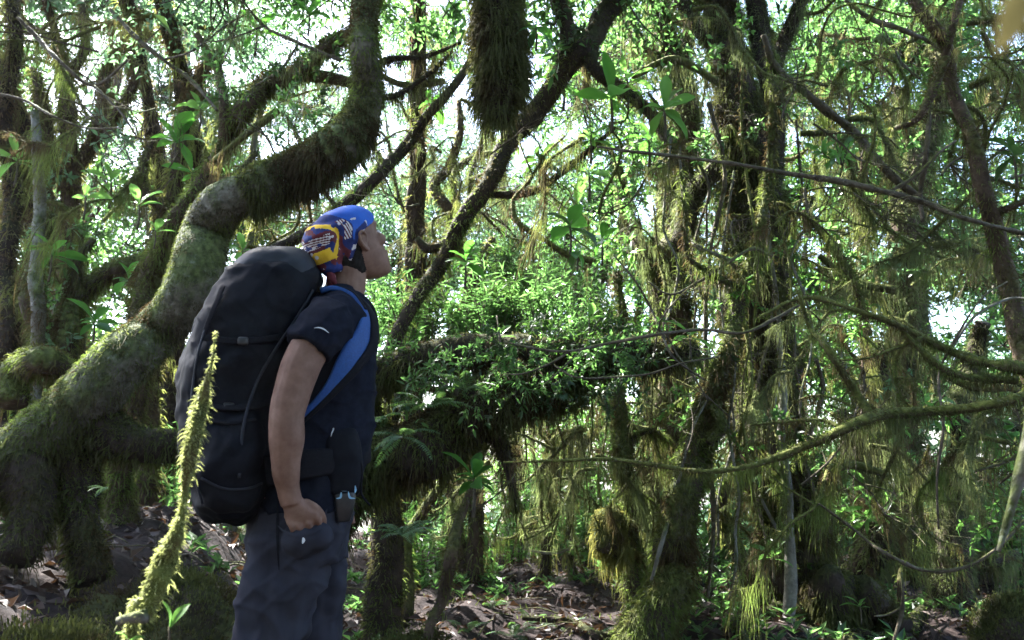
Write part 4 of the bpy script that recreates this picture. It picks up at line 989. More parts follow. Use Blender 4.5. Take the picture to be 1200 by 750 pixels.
branch('vertical twig crossing the long curved branch at right', 3.1, [(1100, 620, 1.6), (1098, 560, 2), (1105, 500, 2), (1100, 440, 2), (1118, 400, 1.8), (1150, 350, 1.5), (1180, 330, 1)], 'twig', None, seed=26)
branch('thin dark branch with upturned tip left of the V-shaped tree', 3.6, [(990, 0, 3), (1020, 22, 3.5), (1050, 32, 4), (1085, 46, 3.5), (1105, 58, 3)], 'twig', None, seed=27)
branch('mossy branch stub slanting through the upper right thicket', 3.8, [(940, 250, 3), (965, 275, 5), (990, 310, 7), (1005, 345, 7), (1015, 372, 5)], 'twig_moss', 'thick', .7, seed=29, bpm=6)
branch('vertical slender twig hanging through the right thicket', 3.7, [(1095, 90, 3), (1090, 130, 3.5), (1085, 180, 3.5), (1078, 225, 4), (1082, 260, 3)], 'twig', None, seed=31)
branch('crossing dead branch in the top left corner', 4.2, [(20, 20, 2.5), (45, 45, 3), (70, 72, 3), (110, 100, 2.5), (150, 70, 2)], 'twig', None, seed=33, side=[[(110, 100, 2), (140, 130, 2), (160, 160, 1.5)]])
branch('fine twig crossing in front of the forked tree', 4.0, [(-10, 108, 2), (30, 118, 2.2), (60, 135, 2), (100, 150, 1.5), (140, 150, 1)], 'twig', None, seed=34)
branch('thin arched branch over the arching tree', 3.9, [(130, 10, 3), (160, 45, 3.5), (190, 70, 3.5), (225, 95, 3), (255, 130, 2.5)], 'twig', 'light', .5, seed=36, side=[[(190, 70, 2), (225, 60, 2), (265, 30, 1.6), (300, 10, 1.2)]])
branch('twiggy spray at the top left of the curved trunk', 3.6, [(400, 70, 3), (350, 50, 3), (310, 30, 2.5), (280, -5, 2)], 'twig', 'beard', .5, seed=38, side=[[(350, 50, 2), (330, 80, 2), (300, 100, 1.5)], [(310, 30, 2), (270, 45, 1.6), (240, 50, 1)]])
branch('low bare stick lying in the sunlit clearing', 5.0, [(620, 645, 2.5), (650, 648, 3), (680, 638, 3.5), (700, 622, 3), (725, 600, 2)], 'bark_grey', None, name='fallen_stick', cat='stick', seed=40)
branch('curved twig arching at the far right', 3.2, [(1115, 410, 1.5), (1130, 385, 2), (1150, 365, 2), (1185, 350, 2), (1220, 352, 2)], 'bark_grey', None, seed=41)
branch('thin twig at right edge ending in the white gap', 3.4, [(1120, 560, 1.5), (1150, 550, 2.5), (1180, 540, 3), (1220, 520, 4)], 'twig', 'light', .5, seed=43)
branch('slim twig rising from the log before the leaning tree', 3.6, [(600, 455, 2.5), (590, 420, 2.5), (586, 395, 2), (582, 370, 1.5)], 'twig', None, seed=45)

for i, (a, b_, Y0, Y1) in enumerate([((760, 745), (560, 735), 4.0, 3.2), ((775, 735), (640, 690), 4.0, 4.3), ((930, 745), (1080, 735), 4.6, 4.0), ((900, 720), (820, 735), 4.7, 3.7), ((460, 690), (640, 745), 3.4, 3.0), ((1105, 740), (960, 748), 5.0, 3.6)]):
    p0 = P(*a, Y0); p1 = P(*b_, Y1); k = np.linspace(0, 1, 7)[:, None]; pp = p0 * (1 - k) + p1 * k; pp[:, :2] += rng.normal(size=(7, 2)) * .07; pp[:, 2] = ground(pp[:, 0], pp[:, 1]) + .02 + .03 * rng.random(7)
    t = thing('surface_root', 'gnarled root snaking over the dark forest floor', 'root', pp[0], 'roots snaking over the forest floor')
    o, Cs, rs = wood('stem', pp, np.linspace(.04, .014, 7), M['bark_dark'], t, 9, .2, 14, .03, 300 + i); moss_on(o, Cs, rs, 'thick', .6, l=.02, bpm=0, under=-.5)

# lianas and hanging roots: each its own, alike
lz = [(832, 120, 700), (850, 200, 640), (880, 60, 620), (893, 250, 720), (905, 90, 560), (918, 180, 600), (930, 140, 470), (942, 220, 500), (872, 300, 690), (815, 180, 480), (785, 160, 420), (770, 240, 470), (955, 420, 640), (860, 420, 700), (935, 520, 720), (825, 240, 420)]
for i, (px, y0, y1) in enumerate(lz):
    ys = np.linspace(y0, y1, 8); Y0 = 4.2 + .25 * math.sin(i * 2.3)
    pts = [(px + 9 * math.sin(k * 1.3 + i * 2.1) + rng.normal() * 4, y, 1.6 + 1.1 * rng.random() + (1.5 if i % 4 == 0 else 0)) for k, y in enumerate(ys)]
    branch('thin liana hanging straight down about the vine-wrapped trunk', Y0, pts, ('twig', 'bark_grey', 'twig_moss')[i % 3], 'light', .7, name='liana', cat='liana', group='lianas hanging about the vine-wrapped trunk', seed=50 + i, bpm=6, bl=.08)
lz = [(612, 470, 640), (628, 430, 600), (655, 450, 640), (690, 400, 600), (708, 430, 640), (640, 470, 560), (585, 520, 640), (675, 470, 660), (760, 440, 640), (745, 360, 500)]
for i, (px, y0, y1) in enumerate(lz):
    ys = np.linspace(y0, y1, 6)
    pts = [(px + 6 * math.sin(k * 1.5 + i * 1.7) + rng.normal() * 3, y, 1.4 + .9 * rng.random()) for k, y in enumerate(ys)]
    branch('thin moss-hung strand dangling below the fallen log in the sunlit gap', 4.6 + .4 * math.sin(i * 1.9), pts, 'twig_moss', 'beard', 1.0, name='hanging_vine', cat='vine', group='strands dangling below the fallen log', seed=70 + i, bpm=14, bl=.14, n=7)

# ---- the sunlit mossy twig close to the camera
C, r = ctrl([(150, 765, 9), (166, 725, 12), (181, 690, 16), (194, 655, 18), (205, 628, 15), (213, 600, 6), (217, 572, 6), (222, 535, 12), (229, 500, 16), (236, 470, 11), (243, 445, 5), (249, 420, 2), (253, 388, .7)], 1.12, .01)
g = np.array([C[0][0] - .05, C[0][1] + .02, float(ground(C[0][0] - .05, C[0][1] + .02)) - .05]); Cg = np.vstack([g, C]); rg = np.concatenate([[.008], r])
nt_ = thing('mossy_twig', 'sunlit upright twig furred with yellow-green moss in front of the backpack', 'twig', g)
o, Cs, rs = wood('stem', Cg, rg * .62, M['twig_moss'], nt_, 12, .3, 40, .008, 3)
b = Buf(); fur(b, Cs, rs * .9, 200000, .0065, .0006, .25, .2, 60.0); fur(b, Cs, rs * .9, 60000, .0125, .00055, .5, .75, 22.0); build(b, 'moss', M['moss_gold'], o)
C, r = ctrl([(168, 722, 9), (152, 724, 7), (136, 728, 4)], 1.1, 0); so, sc, sr = wood('broken_stub', C, r, M['bark_grey'], nt_, 10, .3, 40, .006, 4)
b = Buf(); fur(b, sc, sr, 40000, .007, .0006, .2, .3, 30); build(b, 'moss', M['moss_gold'], so)

# ---- out-of-focus yellow leaf close by at the top right
c = P(1193, 10, .17); b = Buf()
leaves(b, np.array([c + np.array([.0015, .0, .007])]), np.array([[-.15, .2, -1.0]]), np.array([[.15, -1, 0]]), .016, .0095, 0, .2, .3)
yl = thing('yellow_leaf', 'blurred yellow leaf close by in the top right corner', 'leaf', c)
build(b, 'leaf_blade', M['leaf_yellow'], yl)
C, r = spline([c + np.array([.0015, 0, .007]), c + np.array([.008, .003, .02]), c + np.array([.02, .006, .05])], [.0008, .001, .0014], .01); b = Buf(); tube(b, C, r, 6); build(b, 'leaf_stalk', M['twig'], yl)

# ------------------------------------------------------------------ leaf, frond and plant prototypes (meshes shared by the copies)
def proto_leaf(mat, obov=.6, wid=.36, curl=.22, seed=0):
    b = Buf(); n = 10; t = np.linspace(0, 1, n)
    w = wid * .5 * np.sin(np.pi * np.clip(t ** (1 + obov * .6), 0, 1)) ** .8; w[0] = .012; w[-1] = .004
    x = t; z = -.0 + .10 * np.sin(t * 2.2) - curl * t ** 2
    rows = []
    for j, s in enumerate((-1, -.5, 0, .5, 1)):
        rows.append(np.stack([x, s * w, z + abs(s) * w * .38 + .008 * np.sin(t * 16 + seed + j)], 1))
    V = np.stack(rows, 1); k = np.arange(n - 1)[:, None] * 5; j = np.arange(4)[None, :]
    b.add(V.reshape(-1, 3), np.stack([k + j, k + j + 1, k + j + 6, k + j + 5], -1).reshape(-1, 4))
    return b.mesh('leaf', M[mat])
def proto_frond(seed=0):
    b = Buf(); n = 19; t = np.linspace(.1, 1, n)
    ax = lambda t: np.stack([t * .92, .05 * np.sin(t * 3 + seed), .42 * t - .52 * t ** 2.2], -1)
    tt = np.linspace(0, 1, 14); tube(b, ax(tt), .0065 * (1 - .8 * tt), 4, 0, caps=False)
    prof = np.sin(np.pi * np.clip(t * .93 + .07, 0, 1)) ** .8 * .17 + .01
    p = ax(t); tg = unit(np.gradient(p, axis=0))
    sd = unit(np.cross(tg, np.array([0, 0, 1.0])))
    for s in (-1, 1):
        d = unit(sd * s + tg * .35 - np.array([0, 0, .25]) + rng.normal(size=(n, 3)) * .07)
        leaves_s(b, p, d, np.tile(np.array([[0, 0, 1.0]]), (n, 1)), prof * (.9 + .2 * rng.random(n)), .043, 0, .12)
    return b.mesh('frond', M['fern'], False)
LEAF = {m: [proto_leaf(m, .6, w, c, i) for i, (w, c) in enumerate(((.38, .15), (.33, .3), (.42, .05)))] for m in ('leaf_big', 'leaf_dark', 'leaf_fresh')}
ROUND = [proto_leaf('leaf_big', .1, .72, .12, 5), proto_leaf('leaf_dark', .1, .66, .2, 6)]
FROND = [proto_frond(i) for i in range(4)]

def rosette(label, px, py, Y, lpx, n, mat='leaf_big', group=None, pitch=(.1, 1.0), meshes=None, name='broad_leaf_plant', hang=False):
    c = P(px, py, Y); t = thing(name, label, 'plant', c, group); s = lpx * np.linalg.norm(c - CAM) / FPX
    for i in range(n):
        o = link('leaf', (meshes or LEAF[mat])[i % (2 if meshes else 3)], t)
        o.rotation_euler = (rng.normal() * .35, -(pitch[0] + (pitch[1] - pitch[0]) * (i / max(1, n - 1)) + rng.normal() * .12), i * 2.4 + rng.normal() * .3)
        k = s * (.5 + .7 * rng.random()); o.scale = (k, k * (.8 + .4 * rng.random()), k); o.location = (0, 0, .12 * s * i / n)
    b = Buf(); C, r = spline([(0, 0, -.9 * s), (.03 * s, .02 * s, -.4 * s), (0, 0, .1 * s)], [.05 * s, .04 * s, .03 * s], .2 * s); tube(b, C, r, 6)
    b.v = [v + c for v in b.v]; build(b, 'stalk', M['twig'], t); return t
rosette('broad-leaved rosette perched on the crooked stem at left', 205, 168, 4.3, 34, 9, 'leaf_big')
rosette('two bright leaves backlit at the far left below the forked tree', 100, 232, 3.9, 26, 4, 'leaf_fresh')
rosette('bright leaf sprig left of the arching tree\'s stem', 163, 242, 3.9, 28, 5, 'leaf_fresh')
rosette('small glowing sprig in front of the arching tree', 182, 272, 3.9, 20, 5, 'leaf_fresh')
rosette('glossy green leaf cluster at the top left of the curved trunk', 362, 18, 3.4, 26, 10, 'leaf_big')
rosette('upright narrow-leaved plant with a folded leaf at the top centre right', 716, 118, 3.7, 42, 8, 'leaf_big', pitch=(-.9, 1.2))
rosette('yellow-green leafy plant right of the folded leaf', 778, 130, 3.7, 40, 9, 'leaf_fresh', pitch=(-.6, .8))
rosette('fresh leaf spray below the folded leaf', 692, 165, 3.8, 30, 9, 'leaf_fresh', pitch=(-.3, .7))
rosette('dark round-leaved plant in the middle above the log', 668, 268, 3.2, 34, 6, meshes=[ROUND[1], ROUND[0]], pitch=(-.5, .7))
rosette('round hanging leaf pair just below the round-leaved plant', 676, 296, 3.15, 24, 3, meshes=ROUND, pitch=(-1.3, -.6))
rosette('leafy tuft on the leaning tree\'s trunk', 545, 308, 4.1, 34, 11, 'leaf_big', pitch=(-.5, .9))
rosette('bright small sprig rising from the log', 585, 396, 3.6, 20, 5, 'leaf_fresh')
rosette('light green pair of leaves above the log\'s right end', 690, 375, 3.5, 26, 5, 'leaf_fresh')
rosette('large rosette on the young leaning stem', 555, 565, 3.42, 44, 12, 'leaf_big', pitch=(-.5, .9))
rosette('pointed leaf sprig in the branches left of the slanting trunk', 808, 396, 3.6, 30, 5, 'leaf_fresh', pitch=(-.2, .6))
rosette('leaf cluster beside the hanging moss stub', 628, 34, 3.4, 28, 7, 'leaf_big', pitch=(-.8, .6))
rosette('broad leaves at the foot of the sunlit mossy twig', 198, 738, 1.16, 30, 2, 'leaf_fresh', pitch=(.9, 1.3))
rosette('low leaf at the bottom left beside the mossy twig', 150, 752, 1.1, 24, 2, 'leaf_fresh', pitch=(.2, .6))
rosette('leaf tuft between pack and curved trunk', 284, 296, 3.8, 24, 8, 'leaf_fresh', pitch=(-.4, .9))
rosette('grassy leaf tuft on the bend of the curved trunk', 262, 290, 3.6, 26, 7, 'leaf_big', pitch=(0, 1.1))
rosette('dark leaf plant at the right edge', 1188, 185, 3.4, 34, 8, 'leaf_dark', pitch=(-.6, .8))
rosette('small sunlit plant in the clearing left of the slim stem', 672, 652, 5.0, 22, 7, 'leaf_fresh')
rosette('bright sapling leaves at the foot of the stump', 1008, 712, 4.2, 18, 6, 'leaf_fresh')
rosette('narrow leaf sprig beside the pale sapling', 905, 655, 4.1, 26, 7, 'leaf_fresh', pitch=(-.2, 1.0))
rosette('leafy sprig under the hanging moss stub', 632, 190, 4.0, 28, 8, 'leaf_dark', pitch=(-.6, .6))
rosette('leafy sprig behind the slanting pole', 505, 122, 4.1, 26, 8, 'leaf_big', pitch=(-.9, .4))

for px, py, Y, l, m_ in [(60, 300, 4.4, 30, 'leaf_big'), (130, 215, 4.5, 30, 'leaf_fresh'), (225, 205, 4.3, 28, 'leaf_big'), (20, 190, 4.6, 28, 'leaf_fresh'), (150, 330, 4.3, 28, 'leaf_big'), (235, 130, 4.6, 26, 'leaf_fresh'), (110, 380, 4.4, 30, 'leaf_big'), (300, 40, 3.8, 28, 'leaf_big')]:
    rosette('broad-leaved tuft perched among the left-hand stems', px, py, Y, l, 8, m_, 'broad-leaved tufts among the left-hand stems', pitch=(-.5, .9))
for px, py, Y, l, m_ in [(735, 95, 4.2, 36, 'leaf_fresh'), (760, 165, 4.3, 34, 'leaf_big'), (690, 205, 4.2, 34, 'leaf_fresh'), (660, 100, 4.4, 34, 'leaf_big'), (705, 285, 4.0, 30, 'leaf_big'), (560, 90, 4.6, 30, 'leaf_fresh')]:
    rosette('broad-leaved tuft hanging in the branches above the log', px, py, Y, l, 8, m_, 'broad-leaved tufts above the log', pitch=(-.8, .8))

def fern(label, px, py, Y, lpx, n=7, group=None, on_ground=True, arc=(0, 6.28), tilt=.0, name='fern'):
    c = P(px, py, Y); s = lpx * np.linalg.norm(c - CAM) / FPX
    if on_ground: c[2] = float(ground(c[0], c[1])) - .01
    t = thing(name, label, 'fern', c, group)
    for i in range(n):
        o = link('frond', FROND[rng.integers(4)], t); k = s * (.75 + .45 * rng.random())
        o.scale = (k, k * (.9 + .3 * rng.random()), k); o.rotation_euler = (rng.normal() * .2, tilt - .25 + rng.normal() * .22, arc[0] + (arc[1] - arc[0]) * (i + .5 * rng.random()) / n)
    return t
fern('silvery fern hanging from the log nearest the hiker\'s waist', 470, 512, 3.35, 52, 7, None, False, (2.4, 6.6), .5)
fern('fern on the middle of the fallen log', 500, 478, 3.35, 50, 8, None, False, (2, 7), .1)
fern('fern tuft on the upper shoulder of the fallen log', 545, 458, 3.4, 46, 8, None, False, (2, 7), .0)
fern('small fern left of the log\'s fork', 452, 490, 3.4, 36, 6, None, False, (1.5, 6), .3)
fern('bright small fern below the curved trunk\'s base at left', 122, 572, 2.75, 22, 4, None, False, (3.6, 5.6), .5)
fern('fern on top of the stump mound behind the hiker\'s leg', 472, 628, 3.2, 46, 8, None, False, (0, 6.28), .1)
fern('pale blue-green fern at the bottom beside the hiker\'s trousers', 445, 742, 2.75, 62, 7)
fern('flat silvery fern frond spray at the bottom centre', 612, 720, 3.3, 56, 6)
gx = [(430, 660, 3.2, 46), (456, 705, 3.0, 44), (520, 735, 3.1, 46), (566, 700, 3.6, 44), (600, 680, 4.2, 36), (548, 662, 4.2, 34), (640, 745, 3.2, 44), (690, 730, 3.4, 36), (500, 690, 3.5, 38), (700, 690, 4.2, 30), (420, 720, 2.9, 50), (660, 690, 4.4, 34), (575, 745, 3.0, 42)]
for px, py, Y, l in gx: fern('low dark fern among the leaf litter right of the hiker', px, py, Y, l, 6, 'ferns in the leaf litter right of the hiker')
gx = [(425, 745, 2.6, 50), (470, 725, 2.9, 44), (495, 712, 3.1, 42), (540, 748, 2.9, 46), (585, 715, 3.4, 40), (635, 705, 3.8, 36), (670, 745, 3.3, 44), (715, 735, 3.5, 40), (730, 705, 4.0, 32), (625, 672, 4.5, 30), (575, 660, 4.6, 30), (520, 672, 3.9, 36), (655, 720, 3.6, 38)]
for px, py, Y, l in gx: fern('low dark fern among the leaf litter right of the hiker', px, py, Y, l, 6, 'ferns in the leaf litter right of the hiker')
gx = [(120, 620, 2.9, 34), (150, 640, 2.8, 30), (95, 640, 2.8, 32), (240, 610, 2.8, 34), (255, 640, 2.7, 34), (180, 660, 2.7, 30)]
for px, py, Y, l in gx: fern('dim fern in the shaded hollow under the curved trunk', px, py, Y, l, 6, 'ferns in the hollow under the curved trunk')
gx = [(850, 650, 4.6, 26), (835, 680, 4.3, 26), (880, 690, 4.3, 30), (895, 640, 4.5, 28), (860, 625, 5.0, 26), (800, 690, 4.6, 24), (690, 640, 5.4, 24), (650, 655, 5.6, 24), (1040, 700, 4.6, 28), (955, 735, 4.0, 30), (1150, 720, 4.6, 30)]
for px, py, Y, l in gx: fern('bushy green fern on the lit ground at right', px, py, Y, l, 7, 'ferns on the lit ground at right')

# ---- understorey shrubs: narrow leaves on upright stems
SHR = {}
def shrub_mesh(v, mat):
    if (v, mat) in SHR: return SHR[(v, mat)]
    lb, sb_ = Buf(), Buf(); ns = (16, 22, 14)[v]
    for i in range(ns):
        a = rng.random() * 6.28; h = .55 + .6 * rng.random(); x0 = rng.normal(size=2) * .12; tip = np.array([x0[0] + math.cos(a) * .35 * h, x0[1] + math.sin(a) * .35 * h, h])
        C, r = spline([(x0[0], x0[1], 0), (x0[0] + math.cos(a) * .1, x0[1] + math.sin(a) * .1, h * .55), tip], [.008, .006, .002], .06); tube(sb_, C, r, 4, 0, caps=False)
        nl = (34, 26, 40)[v]; t = .2 + .8 * rng.random(nl) ** .8; idx = (t * (len(C) - 1)).astype(int)
        d = unit(rng.normal(size=(nl, 3)) * np.array([1, 1, .6]) + np.array([0, 0, (.5, .1, -.1)[v]]))
        L = (.15, .11, .20)[v] * (.5 + .8 * rng.random(nl))
        leaves_s(lb, C[idx] + rng.normal(size=(nl, 3)) * .02, d, unit(np.array([0, 0, 1.0]) + rng.normal(size=(nl, 3)) * .4), L, L * (.17, .34, .13)[v], 0, .2)
    SHR[(v, mat)] = (lb.mesh('foliage', M[mat], False), SHR[('s', v)] if ('s', v) in SHR else sb_.mesh('stems', M['twig'], True))
    return SHR[(v, mat)]
def shrub(label, px, py, Y, hpx, v, mat, group, on_ground=True):
    c = P(px, py, Y); s = hpx * np.linalg.norm(c - CAM) / FPX
    if on_ground: c[2] = float(ground(c[0], c[1])) - .02
    t = thing('leafy_shrub', label, 'shrub', c, group, rng.random() * 6.28); t.scale = (s, s, s)
    lm, sm_ = shrub_mesh(v, mat); link('foliage', lm, t); link('stems', sm_, t); return t
for px, py, Y, h, v, mt in [(470, 420, 4.4, 95, 0, 'leaf'), (500, 405, 4.6, 85, 0, 'leaf_dark'), (535, 410, 4.5, 90, 2, 'leaf'), (570, 405, 4.5, 100, 0, 'leaf'), (605, 400, 4.6, 85, 2, 'leaf_dark'), (640, 400, 4.4, 95, 0, 'leaf'), (675, 405, 4.3, 80, 1, 'leaf'), (620, 350, 4.9, 70, 0, 'leaf'), (580, 345, 5.0, 70, 2, 'leaf_dark'), (455, 400, 4.9, 85, 2, 'leaf'), (710, 400, 4.2, 60, 1, 'leaf_dark')]:
    shrub('narrow-leaved shrub growing on the fallen log behind the hiker', px, py + 10, Y, h, v, mt, 'shrubs growing on the fallen log', False)
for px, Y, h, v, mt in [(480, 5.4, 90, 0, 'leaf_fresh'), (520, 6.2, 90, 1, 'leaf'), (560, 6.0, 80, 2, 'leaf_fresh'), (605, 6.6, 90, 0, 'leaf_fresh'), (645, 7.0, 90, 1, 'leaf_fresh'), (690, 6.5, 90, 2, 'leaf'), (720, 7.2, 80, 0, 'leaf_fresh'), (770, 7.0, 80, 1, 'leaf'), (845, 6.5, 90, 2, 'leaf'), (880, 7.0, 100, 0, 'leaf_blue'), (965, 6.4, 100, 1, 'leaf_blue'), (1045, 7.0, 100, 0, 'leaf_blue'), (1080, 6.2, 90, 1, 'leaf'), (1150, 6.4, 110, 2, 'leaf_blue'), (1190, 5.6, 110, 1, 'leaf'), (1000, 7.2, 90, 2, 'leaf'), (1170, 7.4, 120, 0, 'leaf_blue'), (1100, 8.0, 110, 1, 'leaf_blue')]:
    shrub('knee-high leafy shrub on the ridge among the far stems', px, 650, Y, h, v, mt, 'knee-high shrubs among the far stems')
for px, Y, h, v, mt in [(20, 5.0, 120, 1, 'leaf'), (120, 5.2, 110, 0, 'leaf_dark'), (60, 5.8, 120, 1, 'leaf_fresh'), (160, 6.0, 130, 1, 'leaf'), (230, 5.4, 120, 0, 'leaf'), (-10, 6.2, 120, 2, 'leaf_dark')]:
    shrub('leafy shrub in the thicket behind the left-hand trees', px, 560, Y, h, v, mt, 'shrubs behind the left-hand trees')

# ---- leafy sprigs on the trunks and branches, fine bare twig sprays, curtains of moss
SPR = {}
def sprig_mesh(v, mat):
    if (v, mat) in SPR: return SPR[(v, mat)]
    b = Buf(); nb = (5, 7, 4)[v]
    for i in range(nb):
        d = unit(rng.normal(size=3) + np.array([0, 0, .25])); C, r = spline([(0, 0, 0), d * .5 + rng.normal(size=3) * .08, d * 1.0 + np.array([0, 0, -.15]) + rng.normal(size=3) * .12], [.018, .012, .005], .12); tube(b, C, r, 4, 0, mi=1, caps=False)
        nl = (16, 12, 22)[v]; t = .2 + .8 * rng.random(nl); idx = (t * (len(C) - 1)).astype(int)
        dd = unit(unit(np.gradient(C, axis=0))[idx] * .7 + rng.normal(size=(nl, 3)) * .7); L_ = (.30, .38, .22)[v] * (.5 + .7 * rng.random(nl))
        leaves(b, C[idx], dd, unit(np.array([0, 0, 1.0]) + rng.normal(size=(nl, 3)) * .5), L_, L_ * (.42, .3, .5)[v], 0, .2, .25)
    SPR[(v, mat)] = b.mesh('leafy_sprig', [M[mat], M['twig']], True); return SPR[(v, mat)]
def twig_mesh(v):
    if ('t', v) in SPR: return SPR[('t', v)]
    b = Buf()
    def grow(p, d, L_, r, lev):
        n = 4; pts = [p]
        for k in range(n): d = unit(d + rng.normal(size=3) * .28); pts.append(pts[-1] + d * L_ / n)
        C, rr = spline(pts, r * np.linspace(1, .35, n + 1), L_ / 8); tube(b, C, rr, 4, .2, 30, mi=0, caps=False)
        if lev:
            for k in range((5, 4)[lev == 1]):
                j = rng.integers(1, len(C)); grow(C[j], unit(d + rng.normal(size=3) * .8), L_ * (.35 + .3 * rng.random()), rr[j] * .7, lev - 1)
    grow(np.zeros(3), unit(rng.normal(size=3)), 1.0, .011, 2)
    SPR[('t', v)] = b.mesh('twig_spray', [M['twig']]); return SPR[('t', v)]
def scatter_things(kind, n, box, Yr, spx, label, group, mats=('leaf',), cat='sprig'):
    for i in range(n):
        px = box[0] + (box[2] - box[0]) * rng.random(); py = box[1] + (box[3] - box[1]) * rng.random(); Y = Yr[0] + (Yr[1] - Yr[0]) * rng.random()
        c = P(px, py, Y); s = spx * (.6 + .8 * rng.random()) * np.linalg.norm(c - CAM) / FPX
        o = link(kind, sprig_mesh(i % 3, mats[i % len(mats)]) if kind == 'leafy_sprig' else twig_mesh(i % 4), None, c)
        o.scale = (s, s, s); o.rotation_euler = tuple(rng.random(3) * 6.28) if kind == 'twig_spray' else (rng.normal() * .3, rng.normal() * .3, rng.random() * 6.28); tag(o, label, cat, group)
LS = 'leafy_sprig'; TS = 'twig_spray'
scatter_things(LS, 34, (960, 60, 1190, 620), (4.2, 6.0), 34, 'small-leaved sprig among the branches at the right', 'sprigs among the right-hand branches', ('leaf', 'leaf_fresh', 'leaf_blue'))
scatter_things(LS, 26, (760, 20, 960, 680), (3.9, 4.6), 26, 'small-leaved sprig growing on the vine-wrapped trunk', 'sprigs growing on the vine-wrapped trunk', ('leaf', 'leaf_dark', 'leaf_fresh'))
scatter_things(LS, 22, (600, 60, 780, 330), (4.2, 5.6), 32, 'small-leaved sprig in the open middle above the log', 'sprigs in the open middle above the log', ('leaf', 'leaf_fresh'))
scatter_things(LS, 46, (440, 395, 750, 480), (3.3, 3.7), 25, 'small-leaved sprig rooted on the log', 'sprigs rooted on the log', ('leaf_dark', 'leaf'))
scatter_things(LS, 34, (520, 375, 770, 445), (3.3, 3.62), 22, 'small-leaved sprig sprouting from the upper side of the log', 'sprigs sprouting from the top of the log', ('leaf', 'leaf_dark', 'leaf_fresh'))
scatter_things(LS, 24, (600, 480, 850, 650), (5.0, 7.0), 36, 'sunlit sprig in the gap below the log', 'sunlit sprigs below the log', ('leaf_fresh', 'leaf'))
scatter_things(LS, 26, (0, 120, 260, 440), (4.4, 6.0), 28, 'small-leaved sprig among the left-hand stems', 'sprigs among the left-hand stems', ('leaf_blue', 'leaf', 'leaf_fresh'))
scatter_things(LS, 16, (240, 60, 440, 170), (3.3, 4.0), 26, 'small-leaved sprig perched on the curved trunk', 'sprigs perched on the curved trunk', ('leaf', 'leaf_dark'))
scatter_things(LS, 12, (480, 0, 760, 70), (3.8, 4.8), 32, 'small-leaved sprig at the top centre', 'sprigs at the top centre', ('leaf_dark', 'leaf'))
scatter_things(TS, 26, (0, -20, 420, 220), (3.6, 6.5), 110, 'fine bare twig spray in the upper left', 'twig sprays in the upper left', cat='twig')
scatter_things(TS, 18, (440, 80, 660, 330), (3.8, 6.0), 90, 'fine bare twig spray against the bright gap beyond the man', 'twig sprays in the bright gap', cat='twig')
scatter_things(TS, 46, (880, 0, 1200, 600), (3.4, 5.6), 110, 'fine bare twig spray among the right-hand branches', 'twig sprays among the right-hand branches', cat='twig')
scatter_things(TS, 30, (560, 140, 900, 560), (3.2, 5.0), 100, 'fine bare twig spray before the vine-wrapped trunk and the log', 'twig sprays in the middle', cat='twig')
scatter_things(TS, 10, (960, 520, 1200, 720), (3.8, 5.5), 90, 'fine bare twig spray low at the right', 'twig sprays low at the right', cat='twig')
MB_ = {}
def mossy_branch_meshes(v):
    if v in MB_: return MB_[v]
    pts = [np.zeros(3)]; d = unit(np.array([1.0, 0, (.1, -.4, .5, -.1, .9, -.8, .3, -1.6, 1.5, .0, -.3, .7)[v % 12]])); nseg = 7
    for k in range(nseg): d = unit(d + rng.normal(size=3) * np.array([.35, .5, .5])); pts.append(pts[-1] + d * 1.3 / nseg)
    r = np.linspace(.012, .004, nseg + 1) * (1, 1.7, .6, 1.1)[v % 4]; C, rr = spline(pts, r, .03); sb_ = Buf(); mb_ = Buf()
    tube(sb_, C, rr, 7, .25, 20, v); fur(mb_, C, rr, 12000, .026, .0016, .6, .35, 8.0); beards(mb_, C, rr, (14, 40, 22, 60)[v % 4], (.10, .22, .14, .30)[v % 4], 9, .0013, .02)
    for q in range(3):
        j = rng.integers(len(C) // 4, len(C) - 2); e = C[j] + unit(d + rng.normal(size=3) * .8) * (.25 + .3 * rng.random())
        C2, r2 = spline([C[j], (C[j] + e) / 2 + rng.normal(size=3) * .05, e], [rr[j] * .7, rr[j] * .5, .003], .03); tube(sb_, C2, r2, 5, .25, 20, v + q, caps=False); fur(mb_, C2, r2, 10000, .02, .0014, .6, .35, 8.0); beards(mb_, C2, r2, 16, .12, 8, .0013, .015)
    MB_[v] = (sb_.mesh('stem', M['twig_moss']), {m: mb_.mesh('moss', M[m]) for m in ('beard', 'moss_far', 'moss')}); return MB_[v]
def mossy_branches(n, box, Yr, lpx, label, group, mats=('beard', 'moss_far', 'moss'), flat=.9):
    for i in range(n):
        px = box[0] + (box[2] - box[0]) * rng.random(); py = box[1] + (box[3] - box[1]) * rng.random(); Y = Yr[0] + (Yr[1] - Yr[0]) * rng.random(); c = P(px, py, Y)
        s = lpx * (.6 + .8 * rng.random()) * np.linalg.norm(c - CAM) / FPX / 1.3; st, mo = mossy_branch_meshes(i % 12)
        t = thing('mossy_branch', label, 'branch', c, group, rng.random() * 6.28); t.rotation_euler = (rng.normal() * .08, rng.normal() * .08, rng.random() * 6.28); t.scale = (s, s, s)
        so_ = link('stem', st, t); link('moss', mo[mats[i % len(mats)]], so_)
mossy_branches(90, (900, 10, 1195, 640), (3.3, 6.5), 180, 'crooked mossy branch in the tangle at the right', 'mossy branches in the right-hand tangle')
mossy_branches(44, (670, 10, 930, 560), (3.8, 6.2), 170, 'crooked mossy branch reaching out around the vine-wrapped trunk', 'mossy branches around the vine-wrapped trunk')
mossy_branches(20, (0, 0, 300, 420), (4.2, 6.5), 200, 'crooked mossy branch in the upper left tangle', 'mossy branches in the upper left tangle', ('moss_far', 'moss'))
